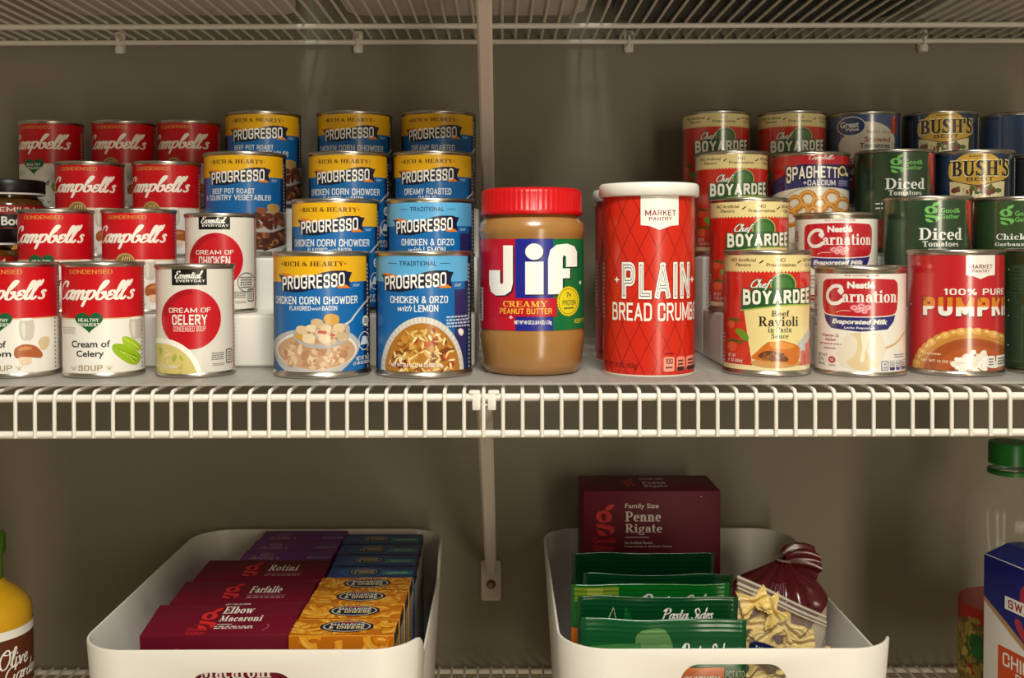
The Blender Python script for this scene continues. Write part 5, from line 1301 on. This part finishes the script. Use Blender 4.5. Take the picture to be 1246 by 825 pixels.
def look_b(a, w, h):
    a.rect(-w / 2, 0, -w / 2 + 8, h - 42, (222, 108, 22), 1); a.poly([(-w * .2, h - 8), (-w * .12, h - 30), (w * .08, h - 26), (w * .08, h - 50), (-w * .25, h - 50)], (16, 92, 40), .6, 0)
    a.tri(ribbon([(-44, h - 24), (-38, h - 10), (-35, h - 24)], 1.0), (190, 200, 150), 1)
    sides_logo(a, 4, 48, h - 9, h - 20); a.bits(0, 50, 50, 24, 50, [(226, 180, 90), (204, 150, 60)], (4, 9), 1.8, 5, (.3, .5))
def look_c(a, w, h):
    a.poly([(-w * .48, h - 2), (-w * .2, h - 2), (-w * .2, h - 16), (-w * .48, h - 16)], (110, 136, 40), .6); a.poly([(-w * .4, h - 3), (-w * .3, h - 3), (-w * .3, h - 16), (-w * .4, h - 16)], (150, 160, 60), .8)
    a.rect(-w / 2, 0, -w * .2, h - 40, (222, 108, 22), 1); sides_logo(a, -10, 58, h - 9, h - 24)
def look_d(a, w, h):
    sides_logo(a, 6, 50, h - 26, h - 40); a.rect(-w / 2, 0, w / 2, h - 70, (222, 108, 22), 1)
packet('green pasta sides packet at the front of the right bin, script hidden at the rim', 134, 857, 138, 177, (10, 82, 42), 2.5, -1.5, 1, look_a)
packet('green pasta sides packet second from the bin front, white script readable', 133, 889, 138, 187, (6, 66, 32), 4, -1, 2, look_b)
packet('brighter green pasta packet third from the bin front, yellow patch at its corner', 131, 924, 142, 188, (10, 96, 30), 5, .5, 3, look_c)
packet('dark green pasta packet fourth from the bin front', 143, 958, 138, 187, (6, 60, 30), 6, -1, 4, look_d)
packet('dark green pasta packet rearmost, leaning against the penne box', 134, 1000, 137, 196, (6, 52, 26), 7, -1, 5, look_d)

# ------------------------------------------------------------------ tied maroon pasta bag
t = thing('pasta_bag', 'shiny maroon pasta bag with a twisted neck, at the right of the right bin', 'bag', (257, 1006, ZI + .5), 0)
neck = Vector((18, -4, 178))
def bagfn(u, v):
    a = 2 * pi * u
    # v: 0 bottom .. 1 neck
    base = Vector((neck.x * max(0, v - .4) / .6, neck.y * v, neck.z * v))
    K = ((0, 34), (.14, 43), (.4, 47.5), (.68, 49), (.82, 46), (.9, 35), (.96, 17), (1, 6.5))
    for (v0, r0), (v1, r1) in zip(K, K[1:]):
        if v <= v1 + 1e-9: break
    k = (v - v0) / (v1 - v0); rx = r0 + (r1 - r0) * k; ry = rx * .9
    pl = 1 + (.02 + .14 * max(0, v - .35)) * sin(a * 11 + v * 4) + .05 * sin(a * 3 + v * 5)
    return (base.x + rx * pl * cos(a), base.y + ry * pl * sin(a), base.z)
BAGM = mat((92, 18, 28), .22, coat=.6, name='maroon_film', bump=.25, bscale=55)
mb = MB(); mb.grid(bagfn, 132, 44, wrap=True); o = len(mb.v); mb.add([(0, 0, .2)], []); mb.f += [(o, (i + 1) % 132, i) for i in range(132)]; mb.m += [0] * 132
film = put('film_bag', mb.mesh(BAGM, True, 80), t, (0, 0, 0))
def tail(u, v):
    a = 2 * pi * u; c = neck + Vector((34 * v, 0, 4 + 10 * v - 16 * v * v)); w = 6 + 13 * v ** .6; d = 5 + 3 * v
    pl = 1 + .16 * sin(a * 7 + v * 3)
    return (c.x + 2.5 * cos(a * 2), c.y + d * pl * cos(a), c.z + w * pl * sin(a) * (1 - .25 * v))
mb = MB(); mb.grid(tail, 70, 16, wrap=True); tl = put('twisted_tail', mb.mesh(BAGM, True, 80), t, (0, 0, 0))
mb = MB()
mb.tube([neck + Vector((7.5 * cos(q), 7.5 * sin(q), 3 * sin(q * .5))) for q in [i * pi / 9 for i in range(19)]], 1.3, 6)
put('tie', mb.mesh(mat((150, 120, 110), .4)), tl, (0, 0, 0))
# pale printed patches on the film
a = Art(); a.raw = True; a.rough = .3; a.coat = .4
a.poly([(.86, .55), (.93, .62), (.95, .78), (.9, .84), (.85, .7)], (196, 178, 156), 1, 3); a.poly([(.92, .3), (1.0, .35), (1.0, .62), (.93, .6)], (168, 156, 142), .8, 3)
for i in range(9): a.stroke([(.655 + i * .012, .62), (.66 + i * .011, .78), (.668 + i * .009, .92)], .0032, (140, 120, 150) if i % 2 else (150, 84, 84), 1)
def on_bag(u, v, L):
    e = .003; p = Vector(bagfn(u, v)); n = (Vector(bagfn(u + e, v)) - p).cross(Vector(bagfn(u, v + e)) - p).normalized()
    return tuple(p + n * (.3 + .1 * L)), tuple(n)
put('printed_patch', a.build(on_bag, 1 / 132, 1 / 44), film, (0, 0, 0))

# ------------------------------------------------------------------ clear bag of pasta in front of it
CLR = mat((236, 228, 214), .12, alpha=.13, coat=.5, name='clear_film', bump=.2, bscale=60)
t = thing('pasta_bag', 'clear zip bag of pale farfalle pasta, leaning on the tied maroon bag', 'bag', (246, 912, ZI + .5), -4, None, 5)
BW, BH = 78, 200
def clr(u, v, s):
    e = max(0, sin(pi * u)) ** .5 * max(0, sin(pi * min(1, v / .9))) ** .5
    top = BH - 37 * u
    return (-BW / 2 + u * BW + 5 * (1 - v), s * (1 + 11 * e) + 1.2 * sin(u * 9 + v * 5), v * top)
mb = MB(); mb.grid(lambda a, b: clr(a, b, -1), 20, 34); mb.grid(lambda a, b: clr(1 - a, b, 1), 20, 34)
film = put('film_bag', mb.mesh(CLR), t, (0, 0, 0))
mb = MB()
for k, (v, r) in enumerate(((.995, 1.3), (.965, 1.5), (.945, 1.1))): mb.tube([Vector(clr(i / 16, v, -1)) + Vector((0, -.8, 0)) for i in range(17)], r, 6)
z = put('zip_seal', mb.mesh(mat((206, 194, 176), .2, alpha=.75, coat=.5)), film, (0, 0, 0)); z['label'] = 'raised clear zip seal'
a = Art(); a.raw = True; a.rough = .3
a.ellipse(.3, .7, .19, .045, (22, 34, 84), 1, 24); a.text('FARFALLE', .19, .72, .41, .69, WHITE, 2, bold=.03)
def on_clr(u, v, L): p = clr(u, v, -1); return (p[0], p[1] - .5 - .1 * L, p[2]), (0, -1, 0)
put('printed_label', a.build(on_clr, 1 / 20, 1 / 34), film, (0, 0, 0))['label'] = 'dark blue printed oval'
bagM = Matrix.Translation(Vector((246, 912, ZI + .5))) @ Matrix.Rotation(radians(-4), 4, 'Z') @ Matrix.Rotation(radians(5), 4, 'X')
# bow-tie pasta: a ruffled sheet pinched in the middle
def bow(u, v):
    x = (u - .5) * 27; yy = (v - .5) * 2
    pin = .38 + .62 * min(1, (abs(x) / 9) ** 1.3)
    z = yy * 9.5 * pin * (1 + .05 * sin(x * 2.2))
    d = 3.0 * cos(yy * 5.5) * (1 - .5 * abs(x) / 13.5) * (1 if abs(x) > 3 else 1.3) + 1.2 * sin(yy * 14) * min(1, abs(x) / 5)
    return (x, d * .75, z)
mb = MB(); mb.grid(lambda a, b: bow(a, b), 20, 26); me_f = mb.mesh(mat((232, 202, 122), .5, name='dry_pasta', vary=.2, bscale=120))
bm = bmesh.new(); bm.from_mesh(me_f); bmesh.ops.solidify(bm, geom=bm.faces[:], thickness=.0011); bm.to_mesh(me_f); bm.free()
random.seed(4)
spots = [(-26, 176), (-10, 168), (-29, 154), (-13, 148), (4, 152), (-24, 132), (-4, 130), (15, 138), (28, 124), (-14, 113), (8, 114), (24, 106), (-28, 106), (-4, 96), (16, 92), (-20, 88), (30, 84), (4, 76), (-26, 66), (20, 66)]
for i, (px, pz) in enumerate(spots):
    c = bagM @ Vector((px + 2, random.uniform(-4.5, 0.5), pz))
    o = put('farfalle_pasta', me_f, None, (c.x, c.y, c.z)); tag(o, 'ruffled yellow farfalle piece inside the clear zip bag', 'pasta', 'farfalle in the clear zip bag')
    o.rotation_euler = (random.uniform(-.25, .25), random.uniform(-1.4, 1.4), random.uniform(-.25, .25)); o.scale = (.95, .9, 1.3)

# ------------------------------------------------------------------ dressing bottle, left
t = thing('dressing_bottle', 'yellow salad dressing bottle with brown label, at the lower left picture edge', 'bottle', (-484, 950, -386), 24)
put('bottle_body', MB().lathe([(0, 1), (34, 1), (38, 4), (39, 9), (38.6, 108), (39, 152), (38, 158), (34, 165), (26, 173), (17, 180), (14.5, 184), (14.2, 190), (0, 190)], 64).mesh(mat((206, 156, 26), .18, coat=.7, vary=.08, bscale=60, name='dressing_through_plastic')), t, (0, 0, 0))
put('neck', MB().lathe([(14.4, 181), (14.6, 182), (13.8, 205), (15.4, 206), (15.4, 209), (0, 209)], 40).mesh(mat((86, 124, 20), .2, coat=.6)), t, (0, 0, 0))
put('cap', MB().lathe([(16, 208), (16.6, 209), (16.6, 224), (15.6, 226), (0, 226)], 80, lambda a, r, z: 1 + (.015 * cos(40 * a) if r > 16.5 else 0)).mesh(mat((70, 112, 20), .35)), t, (0, 0, 0))
a = Art(39.3); a.raw = True; a.clip = (None, 30, None, 143)
a.band(0, 135, (92, 44, 22)); a.band(135, 145, WHITE); a.band(82, 87, WHITE, 1); a.band(0, 82, (212, 200, 160), .5)
a.btext('Olive', 11, 127, 42, 108, WHITE, 2, w=.2, lean=.15); a.btext('Garden', 16, 110, 60, 90, WHITE, 2, w=.2, lean=.15)
put('paper_label', a.build(), t, (0, 0, 0))

# ------------------------------------------------------------------ juice bottle and broth carton, right
t = thing('juice_bottle', 'clear plastic bottle with green cap and vegetable label, behind the broth carton', 'bottle', (523, 1052, -386), -26)
PET = mat((226, 226, 222), .06, alpha=.1, coat=1, name='clear_plastic')
def flutes(a, r, z): return 1 + (.02 * cos(a * 12) if 150 < z < 215 else 0)
put('bottle_body', MB().lathe([(0, 2), (40, 2), (46, 8), (47, 20), (47, 125), (45, 135), (43.5, 150), (44, 165), (46, 180), (47.5, 200), (46.5, 214), (40, 230), (28, 245), (20, 252), (18, 256), (18, 262), (21, 263), (21, 266), (18, 267), (18, 270)], 96, flutes).mesh(PET), t, (0, 0, 0))
put('cap', MB().lathe([(19, 268), (20.6, 268.5), (20.6, 288), (19.5, 290.5), (0, 291)], 120, lambda a, r, z: 1 + (.012 * cos(60 * a) if r > 20.5 and 269 < z < 287 else 0)).mesh(mat((22, 110, 34), .35)), t, (0, 0, 0))['label'] = 'ribbed green screw cap'
put('neck_ring', MB().lathe([(18.4, 257), (21.5, 258), (21.5, 262), (18.4, 263)], 60).mesh(mat((36, 120, 40), .4)), t, (0, 0, 0))
a = Art(47.4); a.raw = True; a.clip = (None, 18, None, 124); a.band(0, 130, (176, 34, 20))
a.bits(-36, 58, 46, 58, 260, [(176, 150, 66), (150, 130, 50), (196, 172, 90), (70, 100, 34), (120, 96, 40)], (3, 7), 1, 3); a.bits(45, 60, 40, 55, 100, [(176, 150, 66), (60, 110, 40), (190, 70, 40)], (3, 8), 1, 4); a.bits(-30, 84, 7, 16, 14, [(40, 116, 44), (30, 92, 36)], (5, 8), 2.5, 4)
put('paper_label', a.build(), t, (0, 0, 0))

CW, CD, CH = 96, 62, 206
t = thing('broth_carton', 'blue and white chicken broth carton at the lower right picture edge', 'carton', (452.5, 958, -386), -75)
cm = mat((228, 222, 212), .4, coat=.2, name='carton_board')
mb = MB(); mb.box(0, CW, 0, CD, 0, CH - 3, 1.5); cb_ = put('carton_body', mb.mesh(cm), t, (0, 0, 0))
mb = MB(); y = CD / 2
mb.add([(1, 1, CH - 3), (CW - 1, 1, CH - 3), (CW - 1, CD - 1, CH - 3), (1, CD - 1, CH - 3), (4, y - 8, CH + 6), (CW - 4, y - 8, CH + 6), (CW - 4, y + 8, CH + 6), (4, y + 8, CH + 6)], [(0, 1, 5, 4), (1, 2, 6, 5), (2, 3, 7, 6), (3, 0, 4, 7), (4, 5, 6, 7)])
put('folded_top', mb.mesh(mat((20, 34, 104), .4, coat=.2), False), t, (0, 0, 0))
a = Art(); a.raw = True; a.rough = .38; a.coat = .2; a.clip = (.8, 1, CW - .8, CH - 3.5)
bl = (14, 26, 112); W = WHITE
a.poly([(0, CH), (CW, CH), (CW, 142), (80, 128), (70, 118), (58, 126), (30, 142), (0, 160)], (176, 134, 84), 1)
a.poly([(0, CH), (CW, CH), (CW, 146), (82, 134), (70, 124), (58, 132), (30, 148), (0, 164)], bl, 1.5)
a.ring(62, 178, 13, 11, 6, (170, 44, 60), 2, 0, 2 * pi); a.stroke([(44, 152), (52, 142), (66, 140), (76, 150)], 8, (170, 44, 60), 2, 5)
a.rect(28, 160, 96, 172, W, 2.5); a.text('SWANSON', 32, 170, 92, 162, (150, 30, 44), 3, bold=.04)
a.rect(20, 92, 94, 124, (196, 70, 24), 2); a.text('CHICKEN', 26, 119.5, 90, 107, W, 3, bold=.02); a.text('BROTH', 42, 105, 86, 95, W, 3, bold=.01)
a.text('NON-GMO | NO MSG ADDED', 22, 88, 92, 83, (40, 40, 60), 2, bold=.01); a.text('100% NATURAL', 40, 80, 84, 75, (40, 40, 60), 2, bold=.01)
a.ellipse(48, 34, 46, 26, (200, 196, 188), 2, 40); a.ellipse(48, 32, 42, 22, (196, 140, 30), 2.5, 40); a.bits(52, 34, 32, 14, 16, [(226, 190, 90), (180, 120, 20), (90, 120, 40)], (4, 8), 3, 2)
put('front_print', a.build(face_map((0, -.08, 0), (1, 0, 0), (0, 0, 1))), cb_, (0, 0, 0))

# ------------------------------------------------------------------ things stored on the overhead shelf
def tub(name, label, x0, x1, y0, y1, h, m, r=22, lid=True):
    t = thing(name, label, 'storage box', ((x0 + x1) / 2, (y0 + y1) / 2, 351))
    W, D = (x1 - x0) / 2, (y1 - y0) / 2
    def out(k, z, rr=r):
        p = []
        for ox, oy, a0 in ((W * k - rr, -D * k + rr, -pi / 2), (W * k - rr, D * k - rr, 0), (-W * k + rr, D * k - rr, pi / 2), (-W * k + rr, -D * k + rr, pi)): p += ell(ox, oy, rr, rr, 8, a0, a0 + pi / 2)
        return [(x, y, z) for x, y in p]
    rings = [out(.93, .2), out(.95, 1.5), out(.97, h * .5), out(1, h), out(1.02, h + 1), out(1.02, h + 5), out(.98, h + 5)]
    n = len(rings[0]); mb = MB()
    mb.add([p for q in rings for p in q], [(l * n + i, l * n + (i + 1) % n, (l + 1) * n + (i + 1) % n, (l + 1) * n + i) for l in range(len(rings) - 1) for i in range(n)] + [tuple(range(n - 1, -1, -1))])
    put('tub', mb.mesh(m, True, 40), t, (0, 0, 0))
    if lid:
        mb = MB(); L = [out(1.04, h + 4), out(1.045, h + 6), out(1.03, h + 11), out(.9, h + 12)]
        mb.add([p for q in L for p in q], [(l * n + i, l * n + (i + 1) % n, (l + 1) * n + (i + 1) % n, (l + 1) * n + i) for l in range(3) for i in range(n)] + [tuple(3 * n + i for i in range(n)), tuple(range(n - 1, -1, -1))])
        put('lid', mb.mesh(m, True, 40), t, (0, 0, 0))
FROST = mat((222, 206, 196), .3, alpha=.92, name='frosted_tub')
tub('storage_box', 'pale translucent storage box on the overhead shelf, above the red soup cans', -462, -208, 815, 1095, 230, FROST)
tub('storage_box', 'pale translucent storage box on the overhead shelf, above the yellow-topped soups', -168, 92, 815, 1100, 230, FROST)
tub('roasting_pan', 'black roasting pan on the overhead shelf, above the canned pasta', 106, 428, 805, 1165, 150, mat((14, 14, 15), .4, name='black_enamel'), 90, False)
tub('storage_box', 'opaque white storage box on the overhead shelf, far right', 444, 660, 815, 1150, 230, mat((226, 220, 210), .5), 20)

# ------------------------------------------------------------------ light
def area(name, loc, target, sx, sy, power, color):
    l = bpy.data.lights.new(name, 'AREA'); l.shape = 'RECTANGLE'; l.size = sx; l.size_y = sy; l.energy = power; l.color = color
    o = bpy.data.objects.new(name, l); COL.objects.link(o)
    o.location = Vector(loc) * MM + Vector((0, 0, ZS))
    d = (Vector(target) - Vector(loc)); o.rotation_euler = d.to_track_quat('-Z', 'Y').to_euler(); return o
area('ceiling_lamp', (120, -150, 1190), (60, 900, -100), .42, .42, 33, (.98, .965, .87))
area('doorway_light', (780, -1250, -230), (150, 1000, -40), .32, 1.8, 18, (1, .89, .68))
w = bpy.data.worlds.new('closet_air'); SC.world = w; w.use_nodes = True
w.node_tree.nodes['Background'].inputs[0].default_value = (.9, .84, .74, 1); w.node_tree.nodes['Background'].inputs[1].default_value = .12

# ------------------------------------------------------------------ camera
cam = bpy.data.cameras.new('camera'); co = bpy.data.objects.new('camera', cam); COL.objects.link(co)
F = 1246
cam.sensor_width = 36; cam.sensor_fit = 'HORIZONTAL'; cam.lens = 36 * F / 1246
pitch = radians(1.5)
co.location = (0, 0, ZS + .107)
co.rotation_mode = 'XYZ'
co.rotation_euler = (pi / 2 - pitch, 0, 0)
roll = radians(-.15)
co.matrix_world = Matrix.Translation(co.location) @ (Matrix.Rotation(pi / 2 - pitch, 4, 'X') @ Matrix.Rotation(roll, 4, 'Z'))
cam.shift_x = 11 / 1246
cam.shift_y = (300 + F * math.tan(pitch) - 412.5) / 1246
cam.clip_start = .02
SC.camera = co
SC.view_settings.view_transform = 'Standard'; SC.view_settings.look = 'None'; SC.view_settings.gamma = 1; SC.view_settings.use_curve_mapping = False
SC.view_settings.exposure = 0
SC.cycles.use_denoising = True
SC.cycles.max_bounces = 8; SC.cycles.transparent_max_bounces = 16
